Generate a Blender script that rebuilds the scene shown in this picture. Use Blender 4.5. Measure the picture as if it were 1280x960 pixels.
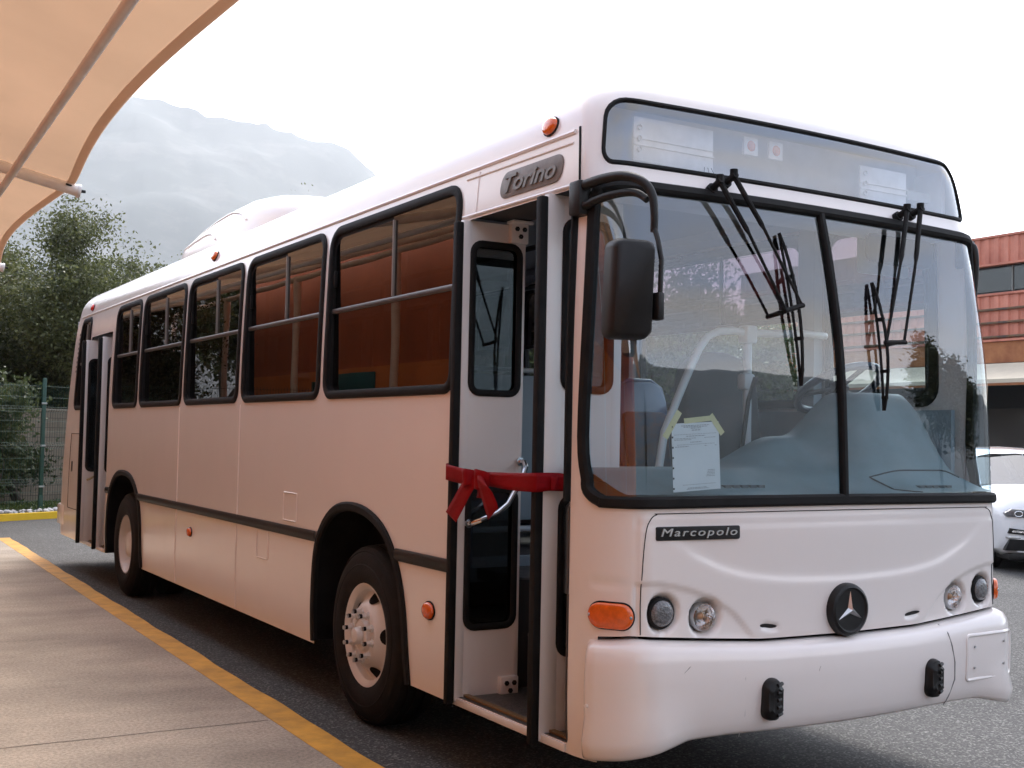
import bpy, bmesh, math, random
import numpy as np
from mathutils import Vector, Matrix, noise as mnoise
R=math.radians; PI=math.pi
random.seed(7)
scene=bpy.context.scene
for o in list(bpy.data.objects): bpy.data.objects.remove(o)
C=scene.collection
# ------------------------------------------------------------ camera
HAZE=.000148
YAW,PITCH,ROLL,FPX=R(31.02097),R(2.54070),R(1.14394),1471.32
cam=bpy.data.cameras.new('camera'); co=bpy.data.objects.new('camera',cam); C.objects.link(co)
cf=Vector((math.sin(YAW)*math.cos(PITCH),math.cos(YAW)*math.cos(PITCH),math.sin(PITCH)))
cr=Vector((math.cos(YAW),-math.sin(YAW),0)); cu=cr.cross(cf)
r2=math.cos(ROLL)*cr+math.sin(ROLL)*cu; u2=-math.sin(ROLL)*cr+math.cos(ROLL)*cu
m=Matrix((r2,u2,-cf)).transposed().to_4x4(); m.translation=Vector((-2.81422,-3.97065,1.69317)); co.matrix_world=m
cam.sensor_width=36; cam.lens=FPX/1280*36; cam.clip_start=.05; cam.clip_end=30000
scene.camera=co
# ------------------------------------------------------------ sky, sun, exposure
SUN_AZ,SUN_EL=R(33),R(48)      # azimuth from +Y towards +X
w=bpy.data.worlds.new('World'); scene.world=w; w.use_nodes=True
nt=w.node_tree; bg=nt.nodes['Background']
sky=nt.nodes.new('ShaderNodeTexSky'); sky.sky_type='NISHITA'; sky.sun_disc=False
sky.sun_elevation=SUN_EL; sky.sun_rotation=SUN_AZ; sky.air_density=1.0; sky.dust_density=1.2; sky.ozone_density=1.0; sky.altitude=500
bw_=nt.nodes.new('ShaderNodeRGBToBW'); nt.links.new(sky.outputs['Color'],bw_.inputs[0])
wh=nt.nodes.new('ShaderNodeMix'); wh.data_type='RGBA'; wh.blend_type='MULTIPLY'; wh.inputs[0].default_value=1; nt.links.new(bw_.outputs[0],wh.inputs[6]); wh.inputs[7].default_value=(1.27,1.18,1.09,1)
wc=nt.nodes.new('ShaderNodeTexCoord'); wn_=nt.nodes.new('ShaderNodeTexNoise'); wn_.inputs['Scale'].default_value=2.6; wn_.inputs['Detail'].default_value=7; wm=nt.nodes.new('ShaderNodeMapping'); wm.inputs['Scale'].default_value=(1,1,2.6)
nt.links.new(wc.outputs['Generated'],wm.inputs[0]); nt.links.new(wm.outputs[0],wn_.inputs['Vector']); wr=nt.nodes.new('ShaderNodeMapRange'); wr.inputs['From Min'].default_value=.40; wr.inputs['From Max'].default_value=.66; wr.inputs['To Min'].default_value=.36; wr.inputs['To Max'].default_value=.92; nt.links.new(wn_.outputs['Fac'],wr.inputs['Value'])
wx=nt.nodes.new('ShaderNodeMix'); wx.data_type='RGBA'; nt.links.new(wr.outputs[0],wx.inputs[0]); nt.links.new(sky.outputs['Color'],wx.inputs[6]); nt.links.new(wh.outputs[2],wx.inputs[7]); nt.links.new(wx.outputs[2],bg.inputs['Color']); bg.inputs['Strength'].default_value=.15
sd=bpy.data.lights.new('sun','SUN'); sd.energy=.55; sd.angle=R(22); sd.color=(1,.95,.88)
so=bpy.data.objects.new('sun',sd); C.objects.link(so)
sv=Vector((math.sin(SUN_AZ)*math.cos(SUN_EL),math.cos(SUN_AZ)*math.cos(SUN_EL),math.sin(SUN_EL)))
so.rotation_euler=sv.to_track_quat('Z','Y').to_euler()
scene.view_settings.view_transform='Standard'; scene.view_settings.look='None'
scene.view_settings.gamma=1; scene.view_settings.use_curve_mapping=False
scene.view_settings.exposure=2.2
scene.render.engine='CYCLES'; cy=scene.cycles
cy.use_denoising=True; cy.max_bounces=9; cy.diffuse_bounces=4; cy.glossy_bounces=4; cy.transmission_bounces=4
cy.transparent_max_bounces=24; cy.volume_bounces=1; cy.caustics_reflective=False; cy.caustics_refractive=False
cy.sample_clamp_indirect=8
# ------------------------------------------------------------ helpers
class MB:
    """collects geometry, then becomes ONE mesh object"""
    def __init__(s): s.v=[]; s.f=[]; s.m=[]; s.cur=0
    def add(s,vs,fs):
        o=len(s.v); s.v+= [tuple(map(float,q)) for q in vs]; s.f+=[tuple(i+o for i in f) for f in fs]; s.m+=[s.cur]*len(fs); return s
    def box(s,x0,x1,y0,y1,z0,z1,b=0,M=None):
        bm=bmesh.new(); bmesh.ops.create_cube(bm,size=1)
        for q in bm.verts: q.co=Vector(((x0+x1)/2+q.co.x*(x1-x0),(y0+y1)/2+q.co.y*(y1-y0),(z0+z1)/2+q.co.z*(z1-z0)))
        if b: bmesh.ops.bevel(bm,geom=bm.edges[:],offset=b,segments=2,affect='EDGES',profile=.5)
        if M is not None: bmesh.ops.transform(bm,matrix=M,verts=bm.verts)
        s.bm(bm); return s
    def bm(s,bm):
        bm.verts.index_update(); s.add([q.co for q in bm.verts],[[q.index for q in f.verts] for f in bm.faces]); bm.free(); return s
    def tube(s,pts,r,n=8,closed=False,cap=True):
        pts=[Vector(p) for p in pts]; N=len(pts); rr=r if isinstance(r,(list,tuple)) else [r]*N
        vs=[];fs=[]; prev=None
        for i,p in enumerate(pts):
            a=pts[(i-1)%N] if (i>0 or closed) else p; b=pts[(i+1)%N] if (i<N-1 or closed) else p
            t=(b-a); t=t.normalized() if t.length>1e-9 else Vector((0,0,1))
            if prev is None:
                k=Vector((0,0,1)) if abs(t.z)<.9 else Vector((1,0,0)); n1=t.cross(k).normalized()
            else:
                n1=prev-t*prev.dot(t); n1=n1.normalized() if n1.length>1e-6 else t.orthogonal().normalized()
            prev=n1; n2=t.cross(n1)
            for k in range(n):
                a_=2*PI*k/n; vs.append(p+(n1*math.cos(a_)+n2*math.sin(a_))*rr[i])
        for i in range(N if closed else N-1):
            j=(i+1)%N
            for k in range(n):
                l=(k+1)%n; fs.append((i*n+k,i*n+l,j*n+l,j*n+k))
        if cap and not closed: fs.append(tuple(range(n))[::-1]); fs.append(tuple((N-1)*n+k for k in range(n)))
        return s.add(vs,fs)
    def lathe(s,prof,c,axis='X',n=32,sgn=1):
        """prof: list of (a along axis, radius); axis X / Y / Z through point c"""
        vs=[];fs=[]; c=Vector(c)
        for a,r in prof:
            for k in range(n):
                t=2*PI*k/n; q=(sgn*a,r*math.cos(t),r*math.sin(t))
                if axis=='Y': q=(q[1],q[0],q[2])
                if axis=='Z': q=(q[1],q[2],q[0])
                vs.append(c+Vector(q))
        N=len(prof)
        for i in range(N-1):
            for k in range(n):
                l=(k+1)%n; fs.append((i*n+k,i*n+l,(i+1)*n+l,(i+1)*n+k))
        return s.add(vs,fs)
    def prism(s,poly,fn,d0,d1,b=0):
        """poly of 2-D points, fn(a,b,d) -> 3-D; filled between depths d0 and d1"""
        bm=bmesh.new(); A=[bm.verts.new(fn(p[0],p[1],d0)) for p in poly]; f=bm.faces.new(A)
        e=bmesh.ops.extrude_face_region(bm,geom=[f]); vv=[q for q in e['geom'] if isinstance(q,bmesh.types.BMVert)]
        for q,p in zip(vv,[None]*len(vv)): pass
        mp={}
        for q in vv:
            i=min(range(len(A)),key=lambda k:(A[k].co-q.co).length); q.co=Vector(fn(poly[i][0],poly[i][1],d1))
        if b:
            ed=[x for x in bm.edges if len(x.link_faces)==2 and x.calc_face_angle(0)>R(35)]
            bmesh.ops.bevel(bm,geom=ed,offset=b,segments=2,affect='EDGES',profile=.5)
        return s.bm(bm)
    def build(s,name,mats,parent=None,smooth=35,fix=True,label=None,merge=0):
        me=bpy.data.meshes.new(name)
        V=np.array(s.v); ctr=(V.min(0)+V.max(0))/2 if len(V) else np.zeros(3)
        me.from_pydata((V-ctr).tolist(),[],s.f)
        if not isinstance(mats,(list,tuple)): mats=[mats]
        for q in mats: me.materials.append(q)
        me.polygons.foreach_set('material_index',s.m)
        if fix or merge:
            bm=bmesh.new(); bm.from_mesh(me)
            if merge: bmesh.ops.remove_doubles(bm,verts=bm.verts,dist=merge)
            if fix: bmesh.ops.recalc_face_normals(bm,faces=bm.faces)
            bm.to_mesh(me); bm.free()
        if smooth: me.shade_smooth(); me.set_sharp_from_angle(angle=R(smooth))
        o=bpy.data.objects.new(name,me); C.objects.link(o); o.location=ctr
        if parent is not None:
            o.parent=parent; q=parent; off=Vector((0,0,0))
            while q is not None: off+=q.location; q=q.parent
            o.location=Vector(ctr)-off
        if label: o['label']=label
        return o
def tag(o,label=None,cat=None,group=None,kind=None):
    for k,v in (('label',label),('category',cat),('group',group),('kind',kind)):
        if v: o[k]=v
    return o
def thing(name,loc,label,cat,group=None):
    o=bpy.data.objects.new(name,None); C.objects.link(o); o.location=loc; o.empty_display_size=.3
    return tag(o,label,cat,group)
def copy_tree(o,parent=None):
    c=o.copy(); C.objects.link(c); c.parent=parent
    for ch in list(o.children): copy_tree(ch,c)
    return c
def rrect(a0,b0,a1,b1,r,n=5):
    rs=r if isinstance(r,(list,tuple)) else [r]*4; pts=[]
    for (cx,cy,t0,q) in ((a1-rs[0],b0+rs[0],-90,rs[0]),(a1-rs[1],b1-rs[1],0,rs[1]),(a0+rs[2],b1-rs[2],90,rs[2]),(a0+rs[3],b0+rs[3],180,rs[3])):
        for k in range(n+1):
            t=R(t0+90*k/n); pts.append((cx+q*math.cos(t),cy+q*math.sin(t)))
    return pts
def resample(poly,step,closed=True):
    out=[]; N=len(poly)
    for i in range(N if closed else N-1):
        a=poly[i]; b=poly[(i+1)%N]; d=math.hypot(b[0]-a[0],b[1]-a[1]); k=max(1,int(math.ceil(d/step)))
        if d<1e-6: continue
        for j in range(k): out.append((a[0]+(b[0]-a[0])*j/k,a[1]+(b[1]-a[1])*j/k))
    if not closed: out.append(poly[-1])
    return out
# ------------------------------------------------------------ materials
def nodes(name):
    m=bpy.data.materials.new(name); m.use_nodes=True; t=m.node_tree; return m,t,t.nodes['Principled BSDF']
def P(name,col,rough=.5,metal=0,coat=0,var=0,vs=4,bump=0,bs=30,stretch=(1,1,1),spec=.5,rvar=0,col2=None,detail=6):
    m,t,b=nodes(name); L=t.links
    b.inputs['Base Color'].default_value=(*col,1); b.inputs['Roughness'].default_value=rough; b.inputs['Metallic'].default_value=metal
    b.inputs['Coat Weight'].default_value=coat; b.inputs['Coat Roughness'].default_value=.08; b.inputs['Specular IOR Level'].default_value=spec
    if var or bump or rvar or col2:
        tc=t.nodes.new('ShaderNodeTexCoord'); mp=t.nodes.new('ShaderNodeMapping'); mp.inputs['Scale'].default_value=stretch
        L.new(tc.outputs['Object'],mp.inputs['Vector'])
    if var or col2:
        n=t.nodes.new('ShaderNodeTexNoise'); n.inputs['Scale'].default_value=vs; n.inputs['Detail'].default_value=detail; n.inputs['Roughness'].default_value=.6
        L.new(mp.outputs[0],n.inputs['Vector'])
        cr_=t.nodes.new('ShaderNodeValToRGB'); e=cr_.color_ramp.elements
        lo=tuple(c*(1-var) for c in col); hi=col2 if col2 else tuple(min(1,c*(1+var)) for c in col)
        e[0].position=.32; e[1].position=.68; e[0].color=(*lo,1); e[1].color=(*hi,1)
        L.new(n.outputs['Fac'],cr_.inputs['Fac']); L.new(cr_.outputs['Color'],b.inputs['Base Color'])
        if rvar:
            mr=t.nodes.new('ShaderNodeMapRange'); mr.inputs['To Min'].default_value=max(0.02,rough-rvar); mr.inputs['To Max'].default_value=rough+rvar
            L.new(n.outputs['Fac'],mr.inputs['Value']); L.new(mr.outputs[0],b.inputs['Roughness'])
    if bump:
        n2=t.nodes.new('ShaderNodeTexNoise'); n2.inputs['Scale'].default_value=bs; n2.inputs['Detail'].default_value=4
        L.new(mp.outputs[0],n2.inputs['Vector']); bp=t.nodes.new('ShaderNodeBump'); bp.inputs['Strength'].default_value=min(1,bump); bp.inputs['Distance'].default_value=.01 if bump<=1 else .01*bump
        L.new(n2.outputs['Fac'],bp.inputs['Height']); L.new(bp.outputs[0],b.inputs['Normal'])
    return m
def GLASS(name,tint,f0=.09,rough=0.0,wave=0,gcol=(1,1,1)):
    m,t,b=nodes(name); L=t.links; t.nodes.remove(b); out=t.nodes['Material Output']
    tr=t.nodes.new('ShaderNodeBsdfTransparent'); tr.inputs[0].default_value=(*tint,1)
    gl=t.nodes.new('ShaderNodeBsdfGlossy'); gl.inputs['Roughness'].default_value=rough; gl.inputs[0].default_value=(*gcol,1)
    lw=t.nodes.new('ShaderNodeLayerWeight'); lw.inputs['Blend'].default_value=.5
    pw=t.nodes.new('ShaderNodeMath'); pw.operation='POWER'; pw.inputs[1].default_value=5; L.new(lw.outputs['Facing'],pw.inputs[0])
    ma=t.nodes.new('ShaderNodeMath'); ma.operation='MULTIPLY_ADD'; ma.inputs[1].default_value=1-f0; ma.inputs[2].default_value=f0; L.new(pw.outputs[0],ma.inputs[0])
    mx=t.nodes.new('ShaderNodeMixShader'); L.new(ma.outputs[0],mx.inputs[0]); L.new(tr.outputs[0],mx.inputs[1]); L.new(gl.outputs[0],mx.inputs[2])
    if wave:
        tc=t.nodes.new('ShaderNodeTexCoord'); n=t.nodes.new('ShaderNodeTexNoise'); n.inputs['Scale'].default_value=1.6; n.inputs['Detail'].default_value=1
        L.new(tc.outputs['Object'],n.inputs['Vector']); bp=t.nodes.new('ShaderNodeBump'); bp.inputs['Strength'].default_value=wave; bp.inputs['Distance'].default_value=.02
        L.new(n.outputs['Fac'],bp.inputs['Height']); L.new(bp.outputs[0],gl.inputs['Normal'])
    L.new(mx.outputs[0],out.inputs['Surface']); return m
def LEAF(name,c1,c2,trans=.35):
    m,t,b=nodes(name); L=t.links; out=t.nodes['Material Output']
    g=t.nodes.new('ShaderNodeNewGeometry'); cr_=t.nodes.new('ShaderNodeValToRGB'); e=cr_.color_ramp.elements
    e[0].color=(*c1,1); e[1].color=(*c2,1); L.new(g.outputs['Random Per Island'],cr_.inputs['Fac'])
    L.new(cr_.outputs[0],b.inputs['Base Color']); b.inputs['Roughness'].default_value=.45
    tl=t.nodes.new('ShaderNodeBsdfTranslucent'); L.new(cr_.outputs[0],tl.inputs[0])
    mx=t.nodes.new('ShaderNodeMixShader'); mx.inputs[0].default_value=trans
    L.new(b.outputs[0],mx.inputs[1]); L.new(tl.outputs[0],mx.inputs[2]); L.new(mx.outputs[0],out.inputs['Surface']); return m
def FABRIC(name,col):
    m,t,b=nodes(name); L=t.links; out=t.nodes['Material Output']
    tc=t.nodes.new('ShaderNodeTexCoord'); n=t.nodes.new('ShaderNodeTexNoise'); n.inputs['Scale'].default_value=.9; n.inputs['Detail'].default_value=5
    L.new(tc.outputs['Object'],n.inputs['Vector']); cr_=t.nodes.new('ShaderNodeValToRGB'); e=cr_.color_ramp.elements
    e[0].color=(*[c*.9 for c in col],1); e[1].color=(*[min(1,c*1.06) for c in col],1); e[0].position=.3; e[1].position=.7; L.new(n.outputs['Fac'],cr_.inputs['Fac'])
    d=t.nodes.new('ShaderNodeBsdfDiffuse'); tl=t.nodes.new('ShaderNodeBsdfTranslucent'); L.new(cr_.outputs[0],d.inputs[0]); L.new(cr_.outputs[0],tl.inputs[0])
    mx=t.nodes.new('ShaderNodeMixShader'); mx.inputs[0].default_value=.35; L.new(d.outputs[0],mx.inputs[1]); L.new(tl.outputs[0],mx.inputs[2]); L.new(mx.outputs[0],out.inputs['Surface'])
    w_=t.nodes.new('ShaderNodeTexNoise'); w_.inputs['Scale'].default_value=5; bp=t.nodes.new('ShaderNodeBump'); bp.inputs['Strength'].default_value=.12; bp.inputs['Distance'].default_value=.05
    L.new(tc.outputs['Object'],w_.inputs['Vector']); L.new(w_.outputs['Fac'],bp.inputs['Height']); L.new(bp.outputs[0],d.inputs['Normal']); return m
def PAINT(name,col,rough=.20,dirt=True,wav=.22):
    """gloss body paint: slightly wavy panels, fine grime film, dust towards nothing in particular"""
    m,t,b=nodes(name); L=t.links
    tc=t.nodes.new('ShaderNodeTexCoord')
    n=t.nodes.new('ShaderNodeTexNoise'); n.inputs['Scale'].default_value=2.2; n.inputs['Detail'].default_value=8; n.inputs['Roughness'].default_value=.65; L.new(tc.outputs['Object'],n.inputs['Vector'])
    cr_=t.nodes.new('ShaderNodeValToRGB'); e=cr_.color_ramp.elements; e[0].position=.3; e[1].position=.62
    e[0].color=(*[c*a for c,a in zip(col,(.99,.985,.98))],1); e[1].color=(*col,1); L.new(n.outputs['Fac'],cr_.inputs['Fac']); 
    if dirt:   # fine specks and scuffs of the old repaint
        s=t.nodes.new('ShaderNodeTexNoise'); s.inputs['Scale'].default_value=38; s.inputs['Detail'].default_value=3; L.new(tc.outputs['Object'],s.inputs['Vector'])
        c2=t.nodes.new('ShaderNodeValToRGB'); f=c2.color_ramp.elements; f[0].position=.20; f[1].position=.212; f[0].color=(.985,.98,.975,1); f[1].color=(1,1,1,1); L.new(s.outputs['Fac'],c2.inputs['Fac'])
        mu=t.nodes.new('ShaderNodeMix'); mu.data_type='RGBA'; mu.blend_type='MULTIPLY'; mu.inputs[0].default_value=1
        L.new(cr_.outputs[0],mu.inputs[6]); L.new(c2.outputs[0],mu.inputs[7]); L.new(mu.outputs[2],b.inputs['Base Color'])
    else: L.new(cr_.outputs[0],b.inputs['Base Color'])
    b.inputs['Roughness'].default_value=rough
    b.inputs['Coat Weight'].default_value=.4; b.inputs['Coat Roughness'].default_value=.10
    w_=t.nodes.new('ShaderNodeTexNoise'); w_.inputs['Scale'].default_value=1.7; w_.inputs['Detail'].default_value=2; L.new(tc.outputs['Object'],w_.inputs['Vector'])
    bp=t.nodes.new('ShaderNodeBump'); bp.inputs['Strength'].default_value=wav; bp.inputs['Distance'].default_value=.03; L.new(w_.outputs['Fac'],bp.inputs['Height'])
    p=t.nodes.new('ShaderNodeTexNoise'); p.inputs['Scale'].default_value=160; L.new(tc.outputs['Object'],p.inputs['Vector'])
    b2=t.nodes.new('ShaderNodeBump'); b2.inputs['Strength'].default_value=.06; b2.inputs['Distance'].default_value=.002; L.new(p.outputs['Fac'],b2.inputs['Height']); L.new(bp.outputs[0],b.inputs['Normal']); return m
white=PAINT('white_bus_paint',(.83,.775,.74))
doorwhite=PAINT('door_paint',(.78,.755,.74),rough=.35,wav=.1)
rubber=P('black_rubber',(.009,.0085,.0085),.68,spec=.2,var=.3,vs=9,bump=.1,bs=60)
darkplastic=P('black_plastic',(.011,.0105,.0105),.45,spec=.3,var=.25,vs=12,bump=.08,bs=300)
tyremat=P('tyre_rubber',(.010,.009,.009),.75,spec=.25,var=.4,vs=7,bump=.25,bs=80)
rimmat=PAINT('rim_paint',(.72,.70,.68),rough=.4,wav=0)
linermat=P('arch_liner',(.012,.011,.011),.95,var=.4,vs=6,spec=.08)
chrome=P('chrome',(.72,.72,.74),.16,1)
steel=P('brushed_steel',(.55,.55,.56),.3,1,var=.1,vs=20)
alu=P('grey_aluminium',(.075,.068,.066),.45,.3,var=.2,vs=9)
sashlight=P('pale_sash_strip',(.24,.22,.20),.5)
winglass=GLASS('tinted_side_glass',(.026,.019,.019),f0=.12,wave=.02,gcol=(.95,.90,.88))
frontglass=GLASS('clear_windscreen_glass',(.78,.89,.93),f0=.135,wave=.015)
signglass=GLASS('sign_glass',(.82,.83,.85),f0=.20,rough=.06)
doorglass=GLASS('smoked_door_glass',(.36,.38,.39),f0=.14,wave=.02)
leftglass=GLASS('clear_side_glass',(.78,.84,.82),f0=.08)
pinkglass=GLASS('pink_film_glass',(.080,.052,.064),f0=.07)
mirrormat=P('mirror_glass',(.8,.8,.82),.03,1)
orange=P('amber_lens',(.74,.115,.008),.14,coat=.7,var=.18,vs=30,bump=.25,bs=70)
redlens=P('red_lens',(.6,.02,.015),.2,coat=.6)
lampglass=GLASS('lamp_glass',(.93,.93,.93),f0=.05)
lampdark=P('grey_lamp_lens',(.11,.11,.115),.12,coat=1,var=.5,vs=70,bump=.8,bs=110)
reflector=P('lamp_reflector',(.80,.80,.80),.14,1,bump=1.0,bs=38)
asphalt=P('asphalt',(.058,.057,.058),.9,var=.35,vs=1.2,bump=.8,bs=140)
def pchip(xs, ys):
    xs=np.array(xs,float); ys=np.array(ys,float); h=np.diff(xs); dl=np.diff(ys)/h
    m=np.zeros(len(xs)); m[0]=dl[0]; m[-1]=dl[-1]
    for i in range(1,len(xs)-1):
        if dl[i-1]*dl[i]>0:
            w1=2*h[i]+h[i-1]; w2=h[i]+2*h[i-1]; m[i]=(w1+w2)/(w1/dl[i-1]+w2/dl[i])
    def f(x):
        x=min(max(x,xs[0]),xs[-1]); i=min(int(np.searchsorted(xs,x,side='right'))-1,len(xs)-2); i=max(i,0)
        t=(x-xs[i])/h[i]; t2=t*t; t3=t2*t
        return float((2*t3-3*t2+1)*ys[i]+(t3-2*t2+t)*h[i]*m[i]+(-2*t3+3*t2)*ys[i+1]+(t3-t2)*h[i]*m[i+1])
    return f
BW=2.5; BR=11.5
# level v: equals z up to 3.04, then runs over the roof
VL=[.30, .62, 1.06,1.9, 2.75,2.87,3.04,3.12,3.22,3.32,3.42,3.60,3.9,4.5]
ZL=[.30, .62, 1.06,1.9, 2.75,2.87,3.04,3.12,3.215,3.295,3.345,3.38,3.405,3.42]
IN=[.012,.0,  .0,  .0,  .020,.026,.045,.060,.108,.19, .29, .46, .75,1.25]
YC=[-.15,-.165,-.165,-.14,.00,.045,.065,.075,.11,.19,.33,.62,1.1,1.9]
Y0=[.20, .20, .20, .20, .20, .21, .24, .27, .32, .42, .58,.90,1.35,2.0]
RX=[.20, .20, .20, .20, .20, .21, .22, .23, .24, .25, .26,.30,.30,.0]
YB=[11.72,11.72,11.70,11.5,11.25,11.2,11.13,11.11,11.09,11.05,11.0,10.9,10.6,9.9]
_z,_i,_y,_0,_r,_b=[pchip(VL,a) for a in (ZL,IN,YC,Y0,RX,YB)]
BULGE=.06
def surf(p,v):
    """p<=-.2 right side (Y=-p), -.2..+.2 right corner, .2...2.3 front, 2.3..2.7 left corner, >2.7 left side"""
    if p>1.25:
        x,y,z=surf(2.5-p,v); return (BW-x,y,z)
    z=_z(v); ins=_i(v); yc=_y(v); y0=_0(v); rx=_r(v); yb=_b(v)
    hw=max(.02,BW/2-ins)
    if p<-.2:
        Y=-p
        ye=11.0
        if Y<=1.2: Y=y0+(Y-.2)*(1.2-y0)/1.0 if y0<1.2 else y0+(Y-.2)*.0
        if Y>ye-1:      # squeeze the tail to the rear line
            k=(Y-(ye-1)); Y=(ye-1)+k*(yb-.1-(ye-1))/(11.5-(ye-1))
        return (ins,Y,z)
    bl=BULGE
    def front(x): # x across
        t=(x-BW/2)/hw; return yc+bl*t*t
    if p<.2:
        th=(p+.2)/.4*math.pi/2
        yf=front(ins+rx); 
        return (ins+rx*(1-math.cos(th)), yf+(y0-yf)*(1-math.sin(th)), z)
    a=ins+rx; x=a+(p-.2)/(1.05)*(BW/2-a)
    return (x,front(x),z)
# wiper anchor points on the windscreen skin
WP={'l':((.588,2.801),(.678,2.845),(.889,2.264),(.988,2.293),(.948,2.636),(.988,1.942)),
    'r':((1.821,2.815),(1.939,2.839),(1.51,2.159),(1.635,2.167),(1.513,2.454),(1.515,1.847))}
# ============================================================ the bus
def V3(t): return Vector(t)
def nrm(p,v,h=2e-3):
    if p>1.25:
        n=nrm(2.5-p,v); return Vector((-n.x,n.y,n.z))
    a=V3(surf(p+h,v))-V3(surf(p-h,v)); b=V3(surf(p,v+h))-V3(surf(p,v-h)); n=a.cross(b)
    return n.normalized() if n.length>1e-12 else Vector((0,0,1))
def osurf(p,v,h=0):
    q=V3(surf(p,v)); return q+nrm(p,v)*h if h else q
def inside(PX,PY,poly):
    poly=np.array(poly); res=np.zeros(PX.shape,bool); n=len(poly); j=n-1
    for i in range(n):
        xi,yi=poly[i]; xj,yj=poly[j]
        if yi!=yj:
            c=((yi>PY)!=(yj>PY))&(PX<(xj-xi)*(PY-yi)/(yj-yi)+xi); res^=c
        j=i
    return res
def nearest(pt,poly):
    best=None;bd=1e9
    for i in range(len(poly)):
        a=poly[i];b=poly[(i+1)%len(poly)]; dx,dy=b[0]-a[0],b[1]-a[1]; l=dx*dx+dy*dy
        t=0 if l==0 else max(0,min(1,((pt[0]-a[0])*dx+(pt[1]-a[1])*dy)/l)); q=(a[0]+t*dx,a[1]+t*dy); d=(q[0]-pt[0])**2+(q[1]-pt[1])**2
        if d<bd: bd=d;best=q
    return best,math.sqrt(bd)
def patch(mb,ps,vs,holes=(),keep=None,fn=osurf):
    """grid over (p,v) with polygon holes (or only the inside of keep); border vertices snap to the outline"""
    ps=list(ps); vs=list(vs); NP,NV=len(ps),len(vs)
    cp=np.array([(ps[i]+ps[i+1])/2 for i in range(NP-1)]); cv=np.array([(vs[j]+vs[j+1])/2 for j in range(NV-1)])
    GP,GV=np.meshgrid(cp,cv,indexing='ij'); alive=np.ones(GP.shape,bool); polys=list(holes)
    for h in holes: alive&=~inside(GP,GV,h)
    if keep is not None: alive&=inside(GP,GV,keep); polys=[keep]
    idx={}; out=[]; uv=[]
    def vid(i,j):
        if (i,j) not in idx: idx[(i,j)]=len(uv); uv.append([ps[i],vs[j],i,j])
        return idx[(i,j)]
    faces=[(vid(i,j),vid(i+1,j),vid(i+1,j+1),vid(i,j+1)) for i in range(NP-1) for j in range(NV-1) if alive[i,j]]
    for q in uv:
        i,j=q[2],q[3]; near=[(a,b) for a in (i-1,i) for b in (j-1,j) if 0<=a<NP-1 and 0<=b<NV-1]
        if polys and any(not alive[a,b] for a,b in near):
            best=None;bd=.05
            for po in polys:
                c,d=nearest((q[0],q[1]),po)
                if d<bd: bd=d;best=c
            if best is not None:
                q[0],q[1]=best
    mb.add([fn(q[0],q[1]) for q in uv],faces); return mb
def gasket(mb,poly,w,h,step=.05,closed=True,fn=osurf,inset=0):
    """rubber profile along a closed outline drawn on the skin"""
    pts=resample(poly,step,closed); N=len(pts); prof=[(-.5,-.012),(-.5,.55),(-.28,1),(.28,1),(.5,.55),(.5,-.012)]
    vs=[];fs=[]; K=len(prof)
    for i in range(N):
        a=pts[(i-1)%N] if (closed or i>0) else pts[i]; b=pts[(i+1)%N] if (closed or i<N-1) else pts[i]
        p,v=pts[i]; P0=fn(p,v); n=nrm(p,v); t=(fn(*b)-fn(*a)).normalized(); s=n.cross(t).normalized()
        for u,k in prof: vs.append(P0+s*(u*w+inset)+n*(k*h if k>0 else k))
    for i in range(N if closed else N-1):
        j=(i+1)%N
        for k in range(K): l=(k+1)%K; fs.append((i*K+k,i*K+l,j*K+l,j*K+k))
    mb.add(vs,fs); return mb
def seam(mb,pts,r=.003,h=0,step=.06,n=5,fn=osurf,closed=False):
    q=resample(pts,step,closed); mb.tube([V3(fn(*a))+nrm(*a)*h for a in q],r,n,closed=closed); return mb
def decal(mb,poly,h0,h1,b=0,fn=None):
    mb.prism(poly,lambda a,c,d:osurf(a,c,d),h0,h1,b); return mb
def text_mesh(body,shear=0,extrude=.02,spacing=1,bold=0):
    cu_=bpy.data.curves.new('t','FONT'); cu_.body=body; cu_.size=1; cu_.shear=shear; cu_.extrude=extrude; cu_.space_character=spacing; cu_.offset=bold; cu_.resolution_u=4
    o=bpy.data.objects.new('t',cu_); C.objects.link(o); dg=bpy.context.evaluated_depsgraph_get(); me=bpy.data.meshes.new_from_object(o.evaluated_get(dg))
    vs=[v.co.copy() for v in me.vertices]; fs=[list(p.vertices) for p in me.polygons]; bpy.data.objects.remove(o); bpy.data.curves.remove(cu_); bpy.data.meshes.remove(me); return vs,fs
def text_on(mb,body,fn,a0,a1,b0,b1,h,**kw):
    vs,fs=text_mesh(body,**kw); xs=[v.x for v in vs]; ys=[v.y for v in vs]; x0,x1,y0,y1=min(xs),max(xs),min(ys),max(ys); zz=max(abs(v.z) for v in vs) or 1
    mb.add([fn(a0+(v.x-x0)/(x1-x0)*(a1-a0),b0+(v.y-y0)/(y1-y0)*(b1-b0),h*(1 if v.z>0 else 0)) for v in vs],fs); return mb
def smooth3(q,n=5):
    q=[Vector(a) for a in q]; out=[]
    for i in range(len(q)-1):
        p0=q[max(i-1,0)];p1=q[i];p2=q[i+1];p3=q[min(i+2,len(q)-1)]
        for k in range(n):
            t=k/n; out.append(.5*((2*p1)+(-p0+p2)*t+(2*p0-5*p1+4*p2-p3)*t*t+(-p0+3*p1-3*p2+p3)*t**3))
    out.append(q[-1]); return out
def sm(a,b,x):
    t=max(0,min(1,(x-a)/(b-a))); return t*t*(3-2*t)

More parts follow.
